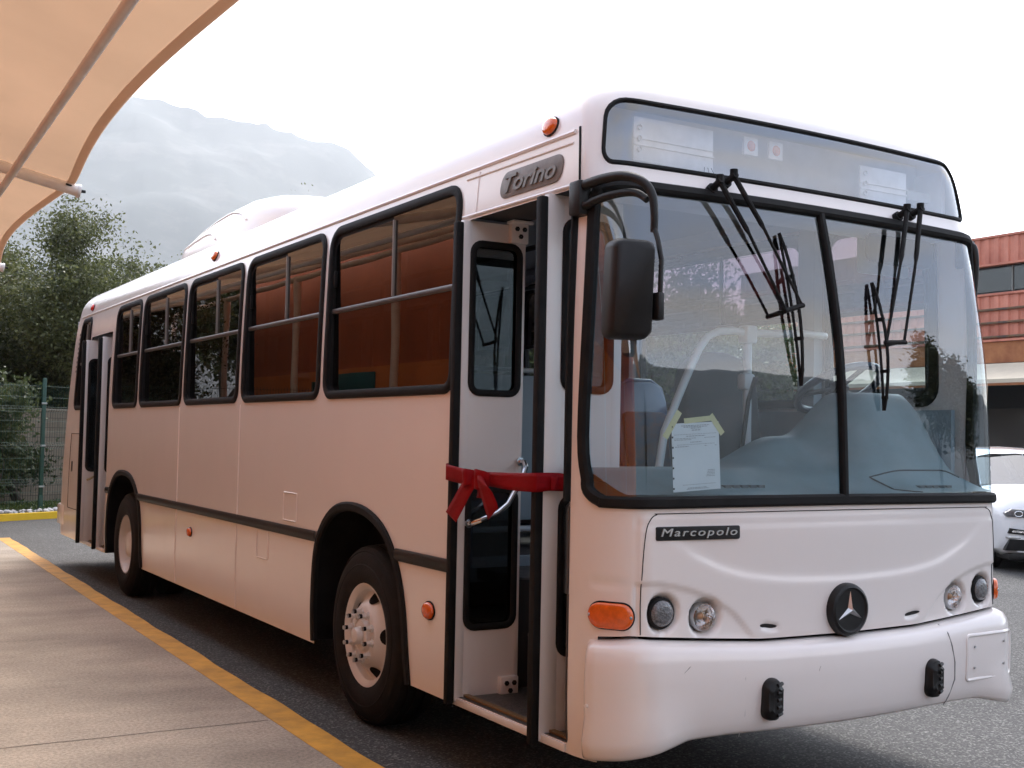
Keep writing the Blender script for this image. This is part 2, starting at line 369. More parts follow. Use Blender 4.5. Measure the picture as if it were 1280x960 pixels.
bus=thing('city_bus',(1.25,5.6,0),'long white city bus with open folding doors, parked along the yellow painted kerb','bus')
RS=lambda y0,z0,y1,z1,r:rrect(-y1,z0,-y0,z1,r)          # right side rectangle, Y range
LS=lambda y0,z0,y1,z1,r:rrect(2.5+y0,z0,2.5+y1,z1,r)
WR=[.10,.13,.13,.10]
wins_r=[(1.275,3.01),(3.085,4.635),(4.725,6.19),(6.28,7.765),(7.865,8.93),(10.34,11.06)]
wins_l=[(.34,1.16),(1.275,3.01),(3.085,4.635),(4.725,6.19),(6.28,7.765),(7.865,9.3),(9.4,11.0)]
ZW0,ZW1=1.905,2.985
door_f=RS(.205,.402,1.25,2.775,.012); door_r=RS(9.12,.402,10.24,2.74,.012)
arch_pts=[(.70,.30),(.69,.86),(.58,1.10),(.34,1.235),(.0,1.25),(-.30,1.16),(-.49,.98),(-.60,.72),(-.66,.30)]
arch_pts_r=[(.66,.30),(.64,.80),(.53,1.06),(.30,1.21),(-.02,1.245),(-.36,1.20),(-.62,1.04),(-.76,.80),(-.84,.30)]
YF,YR=2.387,8.337
def smooth_poly(q,n=5):
    out=[]
    for i in range(len(q)-1):
        p0=q[max(i-1,0)];p1=q[i];p2=q[i+1];p3=q[min(i+2,len(q)-1)]
        for k in range(n):
            t=k/n; out.append(tuple(.5*((2*p1[d])+(-p0[d]+p2[d])*t+(2*p0[d]-5*p1[d]+4*p2[d]-p3[d])*t*t+(-p0[d]+3*p1[d]-3*p2[d]+p3[d])*t**3) for d in (0,1)))
    out.append(q[-1]); return out
arch_f=smooth_poly([(-(YF+a),z) for a,z in arch_pts]); arch_b=smooth_poly([(-(YR+a),z) for a,z in arch_pts_r])
archl_f=[(2.5-p,z) for p,z in arch_f]; archl_b=[(2.5-p,z) for p,z in arch_b]
WS=smooth_poly([(-.118,1.52),(-.112,1.475),(-.06,1.437),(.02,1.430),(.6,1.434),(1.25,1.437),(1.9,1.434),(2.48,1.430),(2.56,1.437),(2.612,1.475),(2.618,1.52),(2.64,1.70),(2.618,2.2),(2.585,2.66),(2.56,2.735),(2.50,2.768),(2.2,2.776),(1.25,2.778),(.3,2.776),(.0,2.768),(-.06,2.735),(-.085,2.66),(-.118,2.2),(-.14,1.70),(-.118,1.52)],4)[:-1]
DS=rrect(-.02,2.868,2.52,3.188,[.07,.10,.10,.07],5)
def btop(p):
    q=min(p,2.5-p); return float(np.interp(q,[-.1,.10,.5,.77,1.25],[.858,.878,.848,.830,.826]))
front_low=[(-.06,.2),(2.56,.2)]+[(p,btop(p)+.014) for p in np.linspace(2.56,-.06,40)]
holes=[RS(a,ZW0,b,ZW1,WR) for a,b in wins_r]+[LS(a,ZW0,b,ZW1,WR) for a,b in wins_l]+[[(2.565,.2),(2.74,.2),(2.74,.43),(2.565,.43)],door_f,door_r,arch_f,arch_b,archl_f,archl_b,WS,DS,front_low]
# relief of the moulded front panel
_sm=pchip([.17,.3,.40,.66,.93,1.25,1.4],[1.355,1.27,1.21,1.122,1.092,1.083,1.083]); _bw=pchip([.10,.2,.29,.45,.6,.70,.76],[1.105,1.103,1.090,1.046,.965,.865,.80])
def smile(p): return _sm(min(p,2.5-p))
def brow(p):
    return _bw(min(p,2.5-p))
wells=[(.243,.977,.088),(.458,.951,.088),(2.5-.243,.977,.088),(2.5-.458,.951,.088)]
def relief(p,v):
    if not(-.1<p<2.6 and .8<v<1.40): return 0
    d=0; q=min(p,2.5-p)
    if .1<q:
        e=v-smile(p); d-=.009*sm(-.022,.024,e)*(1-sm(.0,.25,e))*sm(.17,.5,q)
        d-=.004*sm(1.325,1.335,v)*(1-sm(1.335,1.40,v))
        e=brow(p)-v; d-=.010*sm(-.002,.011,e)*(1-sm(.08,.32,e))
        for (a,b,r) in wells:
            t=math.hypot((p-a),(v-b)); d-=.034*(1-sm(r*.74,r,t))+.05*(1-sm(.050,.058,t))
        for a in (.80,1.70):
            t=math.hypot((p-a)/.055,(v-.893+.12*(p-a)*(1 if a<1.25 else -1))/.014); d-=.016*(1-sm(.5,1.2,t))
        d+=.006*sm(.10,.125,q)*(1-sm(1.36,1.385,v))*sm(.80,.86,v)
    d-=.005*math.exp(-((v-1.095)/.02)**2)*(1-sm(-.02,.1,q))
    return d*sm(btop(p)+.010,btop(p)+.032,v)
def body_fn(p,v): return osurf(p,v,relief(p,v))
frange=lambda a,b,s:list(np.linspace(a,b,max(2,int(round((b-a)/s))+1)))
pr=frange(-11.5,-1.25,.045)[:-1]+frange(-1.25,-.2,.035)[:-1]
pf=frange(-.2,2.7,.0125)
pl=[2.5-a for a in pr][::-1]
vl=frange(.36,.82,.03)[:-1]+frange(.82,1.42,.0125)[:-1]+frange(1.42,1.88,.03)[:-1]+frange(1.88,3.04,.025)
mb=MB(); patch(mb,pr+pf+pl,vl,holes,fn=body_fn); body=mb.build('body',white,bus,smooth=50,fix=False)
mb=MB(); patch(mb,[-a for a in frange(.2,11.5,.10)][::-1][:-1]+frange(-.2,2.7,.03)+[2.5+a for a in frange(.2,11.5,.10)][1:],frange(3.04,3.42,.02)[:-1]+frange(3.42,4.5,.06),[DS])
roof=mb.build('roof',white,bus,smooth=60,fix=False,merge=.0015)
# rear wall
mb=MB(); vr=frange(.36,3.04,.08)+frange(3.04,4.5,.06)[1:]; K=16; vs=[]
for v in vr:
    a=V3(surf(-11.5,v)); b=V3(surf(14.0,v))
    for k in range(K+1):
        t=k/K; q=a.lerp(b,t); q.y+=.10*(1-(2*abs(t-.5))**5)*(1 if v<3.3 else max(0,1-(v-3.3))); vs.append(q)
mb.add(vs,[(i*(K+1)+k,i*(K+1)+k+1,(i+1)*(K+1)+k+1,(i+1)*(K+1)+k) for i in range(len(vr)-1) for k in range(K)]); mb.build('rear_panel',white,bus,smooth=50)
mb=MB(); mb.box(-.01,.20,11.42,11.82,.48,.74,.03); mb.box(.21,2.29,11.60,11.84,.46,.74,.03); mb.box(2.30,2.51,11.42,11.82,.48,.74,.03); mb.build('rear_bumper',white,bus)
# ---- gutter, rub rails, seams, trim
mb=MB(); seam(mb,[(-11.3,3.02),(-.24,3.035)],.011,.002,n=8); mb.build('rain_gutter',white,bus)
mb=MB(); seam(mb,[(2.74,3.035),(13.8,3.02)],.011,.002,n=8); mb.build('rain_gutter',white,bus)
for segs,s in (([(1.275,1.90),(3.07,7.70),(8.93,9.10)],0),([(.4,1.90),(3.07,7.70),(8.93,11.2)],1)):
    for a,b in segs:
        mb=MB(); q=[(-b,1.035),(-a,1.035)] if not s else [(2.5+a,1.035),(2.5+b,1.035)]
        gasket(mb,q,.066,.018,step=.2,closed=False); mb.build('rub_rail',alu if 0 else darkplastic,bus)
for y,z,r in ((6.325,1.89,.006),(4.665,1.89,.006),(1.262,1.0,.004)):
    mb=MB(); seam(mb,[(-y,.37),(-y,z)],r,.001,step=.2); mb.build('panel_joint',white,bus)
mb=MB()
seam(mb,[(-10.42,1.62),(-10.42,.72),(-11.1,.72),(-11.1,1.62)],.004,.001,closed=True); mb.build('engine_hatch_gap',rubber,bus)
mb=MB(); mb.prism(rrect(-10.98,1.16,-10.93,1.29,.02),lambda a,b,d:osurf(a,b,d),-.004,.006,.002); mb.build('hatch_handle',darkplastic,bus)
mb=MB()
for k in range(9): decal(mb,[(-11.21,2.36+.055*k),(-11.13,2.36+.055*k),(-11.13,2.385+.055*k),(-11.21,2.385+.055*k)],-.003,.004)
mb.build('vent_grille',alu,bus)
for (a,b,c,d) in ((3.43,1.10,3.68,1.285),(3.96,.80,4.20,1.0)):
    mb=MB(); seam(mb,rrect(-c,b,-a,d,.012,3),.005,.001,closed=True,step=.05); mb.build('service_flap',white,bus)
# header box above the front door
mb=MB(); seam(mb,[(-1.25,2.99),(-.26,2.985)],.006,.001); seam(mb,[(-1.25,2.795),(-.24,2.79)],.009,.004,n=8); seam(mb,[(-1.12,2.80),(-1.12,3.01)],.003,.001); mb.build('header_moulding',white,bus)
mb=MB(); seam(mb,[(-.205,3.05),(-.205,2.79)],.006,.002); mb.build('header_gap',rubber,bus)
mb=MB(); seam(mb,[(-.212,.42),(-.212,1.40)],.004,.002); mb.build('pillar_crack',alu,bus)
mb=MB(); gasket(mb,[(-.225,1.42),(-.225,2.76)],.022,.022,closed=False); mb.build('door_seal',rubber,bus)
# ---- name badge beside the door
bd=lambda a,b,d:osurf(a,b,d)
mb=MB(); k=.26; pill=[(a+(z-2.89)*.28,z) for a,z in rrect(-.885,2.828,-.338,2.956,[.05,.062,.05,.062],6)]
decal(mb,pill,-.002,.007,.003); badge=mb.build('name_badge',P('badge_bronze',(.17,.145,.125),.5,var=.15,vs=20,bump=.1),bus)
mb=MB(); text_on(mb,'Torino',lambda a,b,d:osurf(a,b,.005+d),-.835,-.38,2.850,2.934,.010,shear=.35,bold=.02); mb.build('badge_lettering',P('badge_letter',(.13,.11,.095),.38),badge)
# ---- windows
def window(y0,y1,side,kind='slide'):
    S=RS if side=='r' else LS; sg=-1 if side=='r' else 1; base=0 if side=='r' else 2.5
    pm=lambda y:base+sg*y
    out=S(y0,ZW0,y1,ZW1,WR); ins=S(y0+.022,ZW0+.022,y1-.022,ZW1-.022,[.085,.11,.11,.085])
    mb=MB(); gasket(mb,ins,.052,.016,step=.06); g=mb.build('window',rubber,bus)
    # recessed black sash frame
    mb=MB(); inn=S(y0+.058,ZW0+.05,y1-.058,ZW1-.075,[.06,.09,.09,.06]); o2=S(y0+.03,ZW0+.03,y1-.03,ZW1-.03,[.08,.1,.1,.08])
    a=resample(o2,9);b=resample(inn,9); N=len(a)
    va=[osurf(*q,-.004) for q in a]+[osurf(*q,-.010) for q in b]+[osurf(*q,-.035) for q in b]
    mb.add(va,[(i,(i+1)%N,N+(i+1)%N,N+i) for i in range(N)]+[(N+i,N+(i+1)%N,2*N+(i+1)%N,2*N+i) for i in range(N)]); mb.build('sash_frame',rubber,g,fix=True)
    def flat(p,v,dep):
        q=osurf(p,v); X_=.022-dep*.5; q.x=X_ if side=='r' else BW-X_; return q
    zr=2.455; up=pinkglass if side=='l' else winglass; lo=leftglass if side=='l' else winglass
    ym=y0+(y1-y0)*.47
    def pane(ya,yb,za,zb,dep,mt):
        mb=MB(); ps=frange(pm(ya),pm(yb),.2); vs=frange(za,zb,.12); patch(mb,ps,vs,fn=lambda p,v:flat(p,v,dep)); mb.build('pane',mt,g,fix=False)
    pane(y0+.04,y1-.04,ZW0+.04,zr,-.020,lo)
    pane(y0+.04,ym+.02,zr,ZW1-.05,-.026,up); pane(ym-.02,y1-.04,zr,ZW1-.05,-.034,up)
    mb=MB(); gasket(mb,[(pm(y0+.05),zr),(pm(y1-.05),zr)],.030,.010,closed=False,fn=lambda p,v:flat(p,v,-.010),step=.3); mb.build('crossbar',alu,g)
    mb=MB(); gasket(mb,[(pm(ym),zr+.02),(pm(ym),ZW1-.075)],.013,.008,closed=False,fn=lambda p,v:flat(p,v,-.012),step=.1); mb.build('sash_edge',sashlight,g)
    for yy in (y0+.07,y1-.07):
        mb=MB(); q=osurf(pm(yy),2.66,-.012); mb.box(q.x-.01,q.x+.01,q.y-.012,q.y+.012,q.z-.05,q.z+.05,.004); mb.build('latch',rubber,g)
for a,b in wins_r: window(a,b,'r')
for a,b in wins_l: window(a,b,'l')
# ---- windscreen
mb=MB(); gasket(mb,WS,.050,.022,step=.04,inset=0); wsc=mb.build('windscreen',rubber,bus)
for half in (0,1):
    mb=MB(); ps=frange(-.16,1.25,.04) if not half else frange(1.25,2.66,.04)
    patch(mb,ps,frange(1.40,2.80,.04),keep=WS,fn=lambda p,v:osurf(p,v,-.004)); mb.build('pane',frontglass,wsc,fix=False,smooth=80)
mb=MB(); gasket(mb,[(1.25,1.44),(1.25,2.77)],.034,.020,closed=False,step=.08); mb.build('centre_bar',rubber,wsc)
# ---- destination sign
DSi=rrect(-.008,2.88,2.508,3.176,[.06,.09,.09,.06],5)
mb=MB(); gasket(mb,DSi,.018,.008,step=.04); dsg=mb.build('destination_sign',rubber,bus)
mb=MB(); patch(mb,frange(-.03,2.53,.04),frange(2.86,3.20,.03),keep=DSi,fn=lambda p,v:osurf(p,v,-.003)); mb.build('pane',signglass,dsg,fix=False,smooth=80)
greyin=P('sign_box_grey',(.66,.65,.66),.7,var=.12,vs=3); palein=P('sign_plate',(.78,.775,.77),.6,var=.12,vs=7)
mb=MB(); mb.box(.12,2.38,.40,.43,2.80,3.22); mb.box(.12,2.38,.16,.405,2.78,2.81); mb.box(.10,.13,.22,.42,2.80,3.16); mb.box(2.37,2.40,.22,.42,2.8,3.16); mb.build('sign_box',greyin,dsg)
for (x0,x1,z0,z1,yy) in ((.30,.76,2.93,3.13,.20),(1.72,2.06,2.91,3.10,.19)):
    mb=MB(); mb.box(x0,x1,yy,yy+.012,z0,z1,.004); mb.box(x0,x1,yy-.006,yy+.001,z0+.07,z0+.078); mb.box(x0,x1,yy-.006,yy+.001,z0+.10,z0+.104)
    for k in range(3): mb.lathe([(0,.001),(0,.012),(.01,.012)],(x0+.025,yy-.004,z0+.05+.05*k),'Y',10,-1)
    mb.build('sign_plate',palein,dsg)
for x in (.98,1.14):
    mb=MB(); mb.box(x-.045,x+.045,.185,.20,3.045,3.13,.004); b_=mb.build('marker_base',palein,dsg)
    mb=MB(); mb.lathe([(-.012,.001),(-.01,.016),(0,.026)],(x,.184,3.088),'Y',20); mb.build('marker_lens',P('dull_orange_lens',(.72,.25,.12),.4),dsg)
mb=MB(); 
for k in range(3): mb.tube([(.70+.02*k,.19,2.95),(.69+.03*k,.18,2.92),(.72-.02*k,.19,2.89),(.70+.02*k,.18,2.86)],.0018,5)
mb.build('loose_wire',rubber,dsg)
# ---- front panel details
hood=[(.124,.895),(.124,1.07),(.14,1.28),(.165,1.355),(.21,1.382),(.30,1.386),(1.25,1.390),(2.2,1.386),(2.29,1.382),(2.335,1.355),(2.36,1.28),(2.376,1.07),(2.376,.895)]
mb=MB(); seam(mb,smooth_poly(hood,4),.0022,.0010,fn=body_fn,step=.03); mb.build('hatch_gap',P('gap_black',(.02,.02,.02),.9),bus)
mb=MB(); decal(mb,rrect(.200,1.276,.628,1.333,.008,3),.002,.012,.003)
# follow the panel: the plate tilts down towards the middle like the photo
b2=mb.build('maker_badge',darkplastic,bus)
mb=MB(); text_on(mb,'Marcopolo',lambda a,b,d:osurf(a,b,.010+d),.222,.610,1.283,1.325,.006,shear=.22,spacing=1.22,bold=0); mb.build('badge_lettering',P('badge_silver',(.62,.62,.60),.3,.6),b2)
# emblem
ec=(1.248,.945); en=nrm(*ec); ex=Vector((1,0,0)); ez=en.cross(ex)*-1
ez=ez if ez.z>0 else -ez; ep=osurf(*ec,relief(*ec))
def efn(a,b,d): return ep+ex*a+ez*b+en*d
mb=MB(); n=40
prof=[(.118,-.02),(.118,.020),(.112,.034),(.100,.040),(.092,.032),(.0,.028)]
vs=[];fs=[]
for r,d in prof:
    for k in range(n): t=2*PI*k/n; vs.append(efn(r*math.cos(t),r*math.sin(t),d))
for i in range(len(prof)-1):
    for k in range(n): l=(k+1)%n; fs.append((i*n+k,i*n+l,(i+1)*n+l,(i+1)*n+k))
mb.add(vs,fs); em=mb.build('emblem',darkplastic,bus)
mb=MB(); vs=[efn(0,0,.046)]; 
for k in range(6):
    t=PI/2+k*PI/3; r=.088 if k%2==0 else .017; vs.append(efn(r*math.cos(t),r*math.sin(t),.031))
mb.add(vs,[(0,1+k,1+(k+1)%6) for k in range(6)]); mb.build('emblem_star',P('star_silver',(.62,.61,.60),.28,.9),em,smooth=0)
for s in (0,1):
    f=(lambda p:p) if not s else (lambda p:2.5-p); mb=MB(); po=[(f(.795+.052*math.cos(t)-.0*t),.896+.010*math.sin(t)-.11*.052*math.cos(t)) for t in [2*PI*k/16 for k in range(16)]]
    mb.prism(po,lambda a,c,d:osurf(a,c,relief(a,c)+d),-.001,.0016); mb.build('vent_slit',P('slit_black',(.012,.012,.012),.8) if 'slit_black' not in bpy.data.materials else bpy.data.materials['slit_black'],bus)
# indicators, lamps
def oblong(name,a0,b0,a1,b1,mat_,h=.022,fn=osurf,par=None):
    mb=MB(); po=rrect(a0,b0,a1,b1,min((b1-b0)/2.02,(a1-a0)/2.02),8); c=((a0+a1)/2,(b0+b1)/2)
    rings=[(1.0,0),(1.0,h*.6),(.93,h*.9),(.8,h),(.4,h*1.05)]; vs=[];fs=[];N=len(po)
    for s,d in rings:
        for q in po: u=c[0]+(q[0]-c[0])*s; v_=c[1]+(q[1]-c[1])*s; vs.append(osurf(u,v_,d))
    for i in range(len(rings)-1):
        for k in range(N): l=(k+1)%N; fs.append((i*N+k,i*N+l,(i+1)*N+l,(i+1)*N+k))
    fs.append(tuple((len(rings)-1)*N+k for k in range(N))); mb.add(vs,fs); return mb.build(name,mat_,par or bus,smooth=50)
for s in (0,1):
    f=(lambda p:p) if not s else (lambda p:2.5-p)
    a=sorted((f(-.103),f(.098))); ind=oblong('indicator',a[0],.908,a[1],1.024,rubber,.006); oblong('lens',a[0]+.007,.914,a[1]-.007,1.018,orange,.026,par=ind)
    mb=MB()
    for u in (a[0]+.018,a[1]-.018):
        q=osurf(u,.966,.024); 
        mb.lathe([(0,.007),(.004,.006),(.005,.001)],q,'Y',8,-1)
    mb.build('screw',steel,ind)
    for k,(u,v) in enumerate(((.243,.977),(.458,.951))):
        u=f(u); n_=nrm(u,v); base=osurf(u,v,-.033); 
        def lf(a_,b_,d,base=base,n_=n_):
            x_=Vector((0,0,1)).cross(n_).normalized(); z_=n_.cross(x_); return base+x_*a_+z_*b_+n_*d
        def disc(prof,mat_,name,par,cap=True):
            mb=MB(); vs=[];fs=[];n=28
            for r,d in prof:
                for j in range(n): t=2*PI*j/n; vs.append(lf(r*math.cos(t),r*math.sin(t),d))
            for i in range(len(prof)-1):
                for j in range(n): l=(j+1)%n; fs.append((i*n+j,i*n+l,(i+1)*n+l,(i+1)*n+j))
            if cap: fs.append(tuple((len(prof)-1)*n+j for j in range(n)))
            mb.add(vs,fs); return mb.build(name,mat_,par,smooth=50)
        if k==0:
            L_=disc([(.066,-.005),(.066,.020),(.062,.026),(.056,.028)],rubber,'headlight',bus); disc([(.055,.026),(.05,.036),(.03,.042),(.006,.044)],lampdark,'lens',L_)
        else:
            L_=disc([(.061,-.005),(.061,.018),(.0565,.0255)],steel,'headlight',bus,cap=False); disc([(.0565,.024),(.053,.012),(.046,-.006),(.034,-.022),(.018,-.031),(.002,-.034)],reflector,'reflector',L_)
            disc([(.017,-.034),(.017,-.004),(.012,.004),(.001,.006)],P('bulb_glass',(.50,.26,.12),.15) if 'bulb_glass' not in bpy.data.materials else bpy.data.materials['bulb_glass'],'bulb',L_)
            disc([(.057,.027),(.05,.033),(.03,.038),(.006,.040)],lampglass,'lens',L_)
# round side markers
def marker(p,v,r,mt,h=.03,asp=1.3):
    base=osurf(p,v); n_=nrm(p,v); x_=Vector((0,0,1)).cross(n_).normalized(); z_=n_.cross(x_)
    for name,prof,mm in (('marker_lamp',[(1.12,-.004),(1.12,.2),(1,.22)],rubber),('lens',[(1.0,.1),(.97,.55),(.8,.85),(.5,.97),(.05,1)],mt)):
        mb=MB(); vs=[];fs=[];n=20
        for s,d in prof:
            for j in range(n): t=2*PI*j/n; vs.append(base+x_*(r*asp*s*math.cos(t))+z_*(r*s*math.sin(t))+n_*(d*h))
        for i in range(len(prof)-1):
            for j in range(n): l=(j+1)%n; fs.append((i*n+j,i*n+l,(i+1)*n+l,(i+1)*n+j))
        fs.append(tuple((len(prof)-1)*n+j for j in range(n))); mb.add(vs,fs); o=mb.build(name,mm,bus if name=='marker_lamp' else o,smooth=50)
for p,v,r,mt in ((-5.88,.84,.036,orange),(-1.49,.785,.044,orange),(-.45,3.105,.042,orange),(-5.62,3.135,.042,orange),(-10.52,3.10,.040,redlens)): marker(p,v,r,mt)
# ---- bumper
def vb(p):
    q=min(p,2.5-p); return float(np.interp(q,[-.12,-.05,.056,.183,.337,.55,.94,1.25],[.378,.390,.404,.434,.462,.466,.458,.455]))
BT=[(.05,-.09),(0,-.02),(.0,.036),(.015,.050),(.05,.058),(.16,.068),(.35,.074),(.6,.078),(.8,.074),(.90,.066),(.955,.048),(.985,.022),(1,.0),(1,-.08)]
def bump_pt(p,k):
    t,o=BT[k]; q=min(p,2.5-p); lo=vb(p); hi=btop(p); v=lo+(hi-lo)*t
    e=sm(-.125,-.06,q); wing=.034*(1-sm(.14,.27,t))*(1-sm(.16,.40,q))
    return osurf(p,max(.30,v),(o+wing)*e - .012*(1-e) if o>0 else o)
def bsurf(p,v):   # point on the bumper face
    q=min(p,2.5-p); lo=vb(p); hi=btop(p); t=(v-lo)/(hi-lo); o=float(np.interp(t,[a for a,_ in BT[3:-1]],[b for _,b in BT[3:-1]])); return osurf(p,v,o)
mb=MB(); BP=[-.124,-.12,-.11,-.095,-.08]+frange(-.06,2.56,.03)+[2.58,2.595,2.61,2.62,2.624]; K=len(BT)
mb.add([bump_pt(p,k) for p in BP for k in range(K)],[(i*K+k,(i+1)*K+k,(i+1)*K+k+1,i*K+k+1) for i in range(len(BP)-1) for k in range(K-1)])
bumper=mb.build('bumper',white,bus,smooth=60)
mb=MB(); mb.tube([bsurf(p,v)+nrm(p,v)*.0005 for p,v in ((1.885,.462),(1.90,.50),(1.93,.58),(1.925,.66),(1.905,.74),(1.885,.80),(1.875,.835))],.0035,5); mb.build('bumper_joint',P('joint_grey',(.25,.24,.23),.8),bumper)
mb=MB(); mb.tube([bsurf(p,v) for p,v in ((.60,.455),(.615,.55),(.61,.7),(.60,.82))],.0012,4); mb.build('bumper_joint',P('joint_pale',(.55,.53,.52),.8),bumper)
mb=MB(); mb.box(.15,2.35,-.06,.10,.56,1.0); mb.box(.10,.14,.0,.2,.5,.95); mb.box(2.36,2.4,.0,.2,.5,.95); mb.build('bumper_backing',linermat,bus)  # black backing boxes added so the gap above the bumper stays dark
# gap strip under the hatch
mb=MB(); gasket(mb,[(p,btop(p)+.004) for p in np.linspace(.12,2.38,30)],.05,.010,closed=False,fn=lambda p,v:osurf(p,v,-.036)); mb.build('bumper_gap',linermat,bus)
for s in (0,1):
    f=(lambda p:p) if not s else (lambda p:2.5-p); u=f(.745)
    mb=MB(); n_=nrm(u,.6); x_=Vector((0,0,1)).cross(n_).normalized(); z_=n_.cross(x_); base=bsurf(u,.605)
    po=rrect(-.046,-.085,.046,.085,.044,7); vs=[];fs=[];N=len(po)
    for s_,d in ((1.05,-.01),(1.05,.012),(.98,.026),(.85,.036),(.6,.042),(.3,.044)):
        for q in po:
            a,b=q[0]*s_,q[1]*s_; rb=.006*math.cos(b*2*PI/.042) if 0<a*1 or True else 0; vs.append(base+x_*a+z_*b+n_*(d+(rb if d>.02 else 0)))
    for i in range(5):
        for k in range(N): l=(k+1)%N; fs.append((i*N+k,i*N+l,(i+1)*N+l,(i+1)*N+k))
    fs.append(tuple(5*N+k for k in range(N))); mb.add(vs,fs)
    for kk in range(5): 
        zz=-.062+.031*kk; mb.tube([base+x_*a+z_*(zz+a*.10)+n_*(.041-max(0,a-.01)*.45) for a in (.004,.018,.03,.040)],.0085,8)
    mb.build('bumper_pad',darkplastic,bumper)
# number plate recess frame at the offside end
mb=MB(); po=rrect(2.02,.565,2.40,.775,.02,4); pts=resample(po,.05); mb.tube([bsurf(*q)+nrm(*q)*-.002 for q in pts],.009,8,closed=True)
mb.build('plate_frame',white,bumper)
mb=MB()
for u,v in ((2.08,.72),(2.32,.73),(2.08,.62),(2.32,.62)): mb.tube([bsurf(u,v),bsurf(u,v)+nrm(u,v)*.006],.006,8)
mb.build('plate_bolt',steel,bumper)
mb=MB(); mb.tube([bsurf(-.06,.605),bsurf(-.06,.605)+nrm(-.06,.6)*.006],.008,8); mb.build('bumper_bolt',white,bumper)
for q in (((.300,.745),(.325,.765),(.332,.770)),((.10,.43),(.16,.425)),((1.02,.70),(1.03,.72))):
    mb=MB(); mb.tube([bsurf(*a) for a in q],[.0008]+[.0016]*(len(q)-2)+[.0008],4); mb.build('scratch',P('scratch_grey',(.22,.20,.19),.8) if 'scratch_grey' not in bpy.data.materials else bpy.data.materials['scratch_grey'],bumper)
# ---- wheels
def wheel(y,front,right):
    sg=1 if right else -1; x0=.045 if right else 2.455
    o=MB(); c=(x0,y,.52)
    if front:
        o.lathe([(.09,.255),(.02,.262),(.0,.285),(-.004,.298),(.004,.304),(.016,.298),(.022,.284),(.05,.268),(.062,.252),(.048,.225),(.020,.200),(.002,.182),(-.010,.170),(-.016,.160),(-.016,.120),(-.006,.112),(-.004,.098),(-.018,.088),(-.030,.084),(-.034,.070),(-.034,.052),(-.060,.048),(-.072,.040),(-.076,.020),(-.076,.001)],c,'X',48,sg)
    else:
        o.lathe([(-.004,.298),(.004,.304),(.0,.286),(.02,.272),(.10,.262),(.135,.240),(.150,.20),(.155,.15),(.150,.145),(.06,.135),(.03,.125),(.02,.10),(.02,.001)],c,'X',48,sg)
    w_=o.build('wheel',rimmat,bus,smooth=32)
    t=MB(); t.lathe([(.0,.294),(-.012,.315),(-.022,.345),(-.026,.375),(-.022,.40),(-.024,.405),(-.020,.41),(-.016,.44),(-.008,.468),(.002,.478),(-.002,.484),(.008,.494),(.014,.505),(.03,.514),(.05,.518),(.052,.510),(.062,.510),(.064,.519),(.10,.522),(.102,.513),(.112,.513),(.114,.522),(.16,.522),(.162,.513),(.172,.513),(.174,.522),(.21,.519),(.24,.508),(.265,.46),(.28,.38),(.27,.31),(.26,.28)],c,'X',64,sg)
    t.build('tyre',tyremat,w_,smooth=30)
    if not front:
        t=MB(); c2=(x0+sg*.33,y,.52); t.lathe([(.0,.28),(-.02,.345),(-.02,.41),(.0,.48),(.03,.514),(.10,.522),(.21,.519),(.265,.46),(.28,.38),(.26,.28)],c2,'X',48,sg); t.build('tyre',tyremat,w_,smooth=30)
    if front:
        for k in range(10):
            a=2*PI*k/10+.2; ny,nz=y+.138*math.cos(a),.52+.138*math.sin(a)
            n_=MB(); n_.lathe([(0,.024),(-.012,.024),(-.014,.017),(-.034,.017),(-.034,.012),(-.040,.012)],(x0-sg*.016,ny,nz),'X',6,sg); n_.build('wheel_nut',rimmat,w_,smooth=20)
            n_=MB(); n_.lathe([(-.0395,.001),(-.0395,.0125),(-.056,.0125)],(x0-sg*.016,ny,nz),'X',10,sg); n_.build('nut_cap',rubber,w_,smooth=20)
            n_=MB(); n_.lathe([(-.0555,.001),(-.0555,.012),(-.066,.012),(-.067,.001)],(x0-sg*.016,ny,nz),'X',10,sg); n_.build('stud_tip',steel,w_,smooth=20)
        for k in range(5):   # hand holes: dark ovals laid on the disc paint the openings' shade
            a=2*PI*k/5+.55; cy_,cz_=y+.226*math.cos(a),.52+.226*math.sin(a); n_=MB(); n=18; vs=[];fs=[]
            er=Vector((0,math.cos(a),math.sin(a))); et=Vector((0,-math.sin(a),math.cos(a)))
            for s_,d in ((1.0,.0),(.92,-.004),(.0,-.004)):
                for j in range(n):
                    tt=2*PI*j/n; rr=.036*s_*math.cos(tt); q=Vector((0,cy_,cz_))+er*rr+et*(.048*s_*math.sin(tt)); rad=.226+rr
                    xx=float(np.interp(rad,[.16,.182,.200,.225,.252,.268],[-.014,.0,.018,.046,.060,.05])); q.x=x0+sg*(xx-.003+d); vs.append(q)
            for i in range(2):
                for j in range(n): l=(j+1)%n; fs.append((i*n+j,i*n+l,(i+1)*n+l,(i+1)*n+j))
            n_.add(vs,fs); n_.build('hand_hole_shade',linermat,w_)
    else:
        for k in range(10):
            a=2*PI*k/10; n_=MB(); n_.lathe([(0,.02),(-.03,.02),(-.03,.001)],(x0+sg*.15,y+.165*math.cos(a),.52+.165*math.sin(a)),'X',6,sg); n_.build('wheel_nut',rimmat,w_,smooth=20)
    return w_
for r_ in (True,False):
    wheel(YF,True,r_); wheel(YR,False,r_)
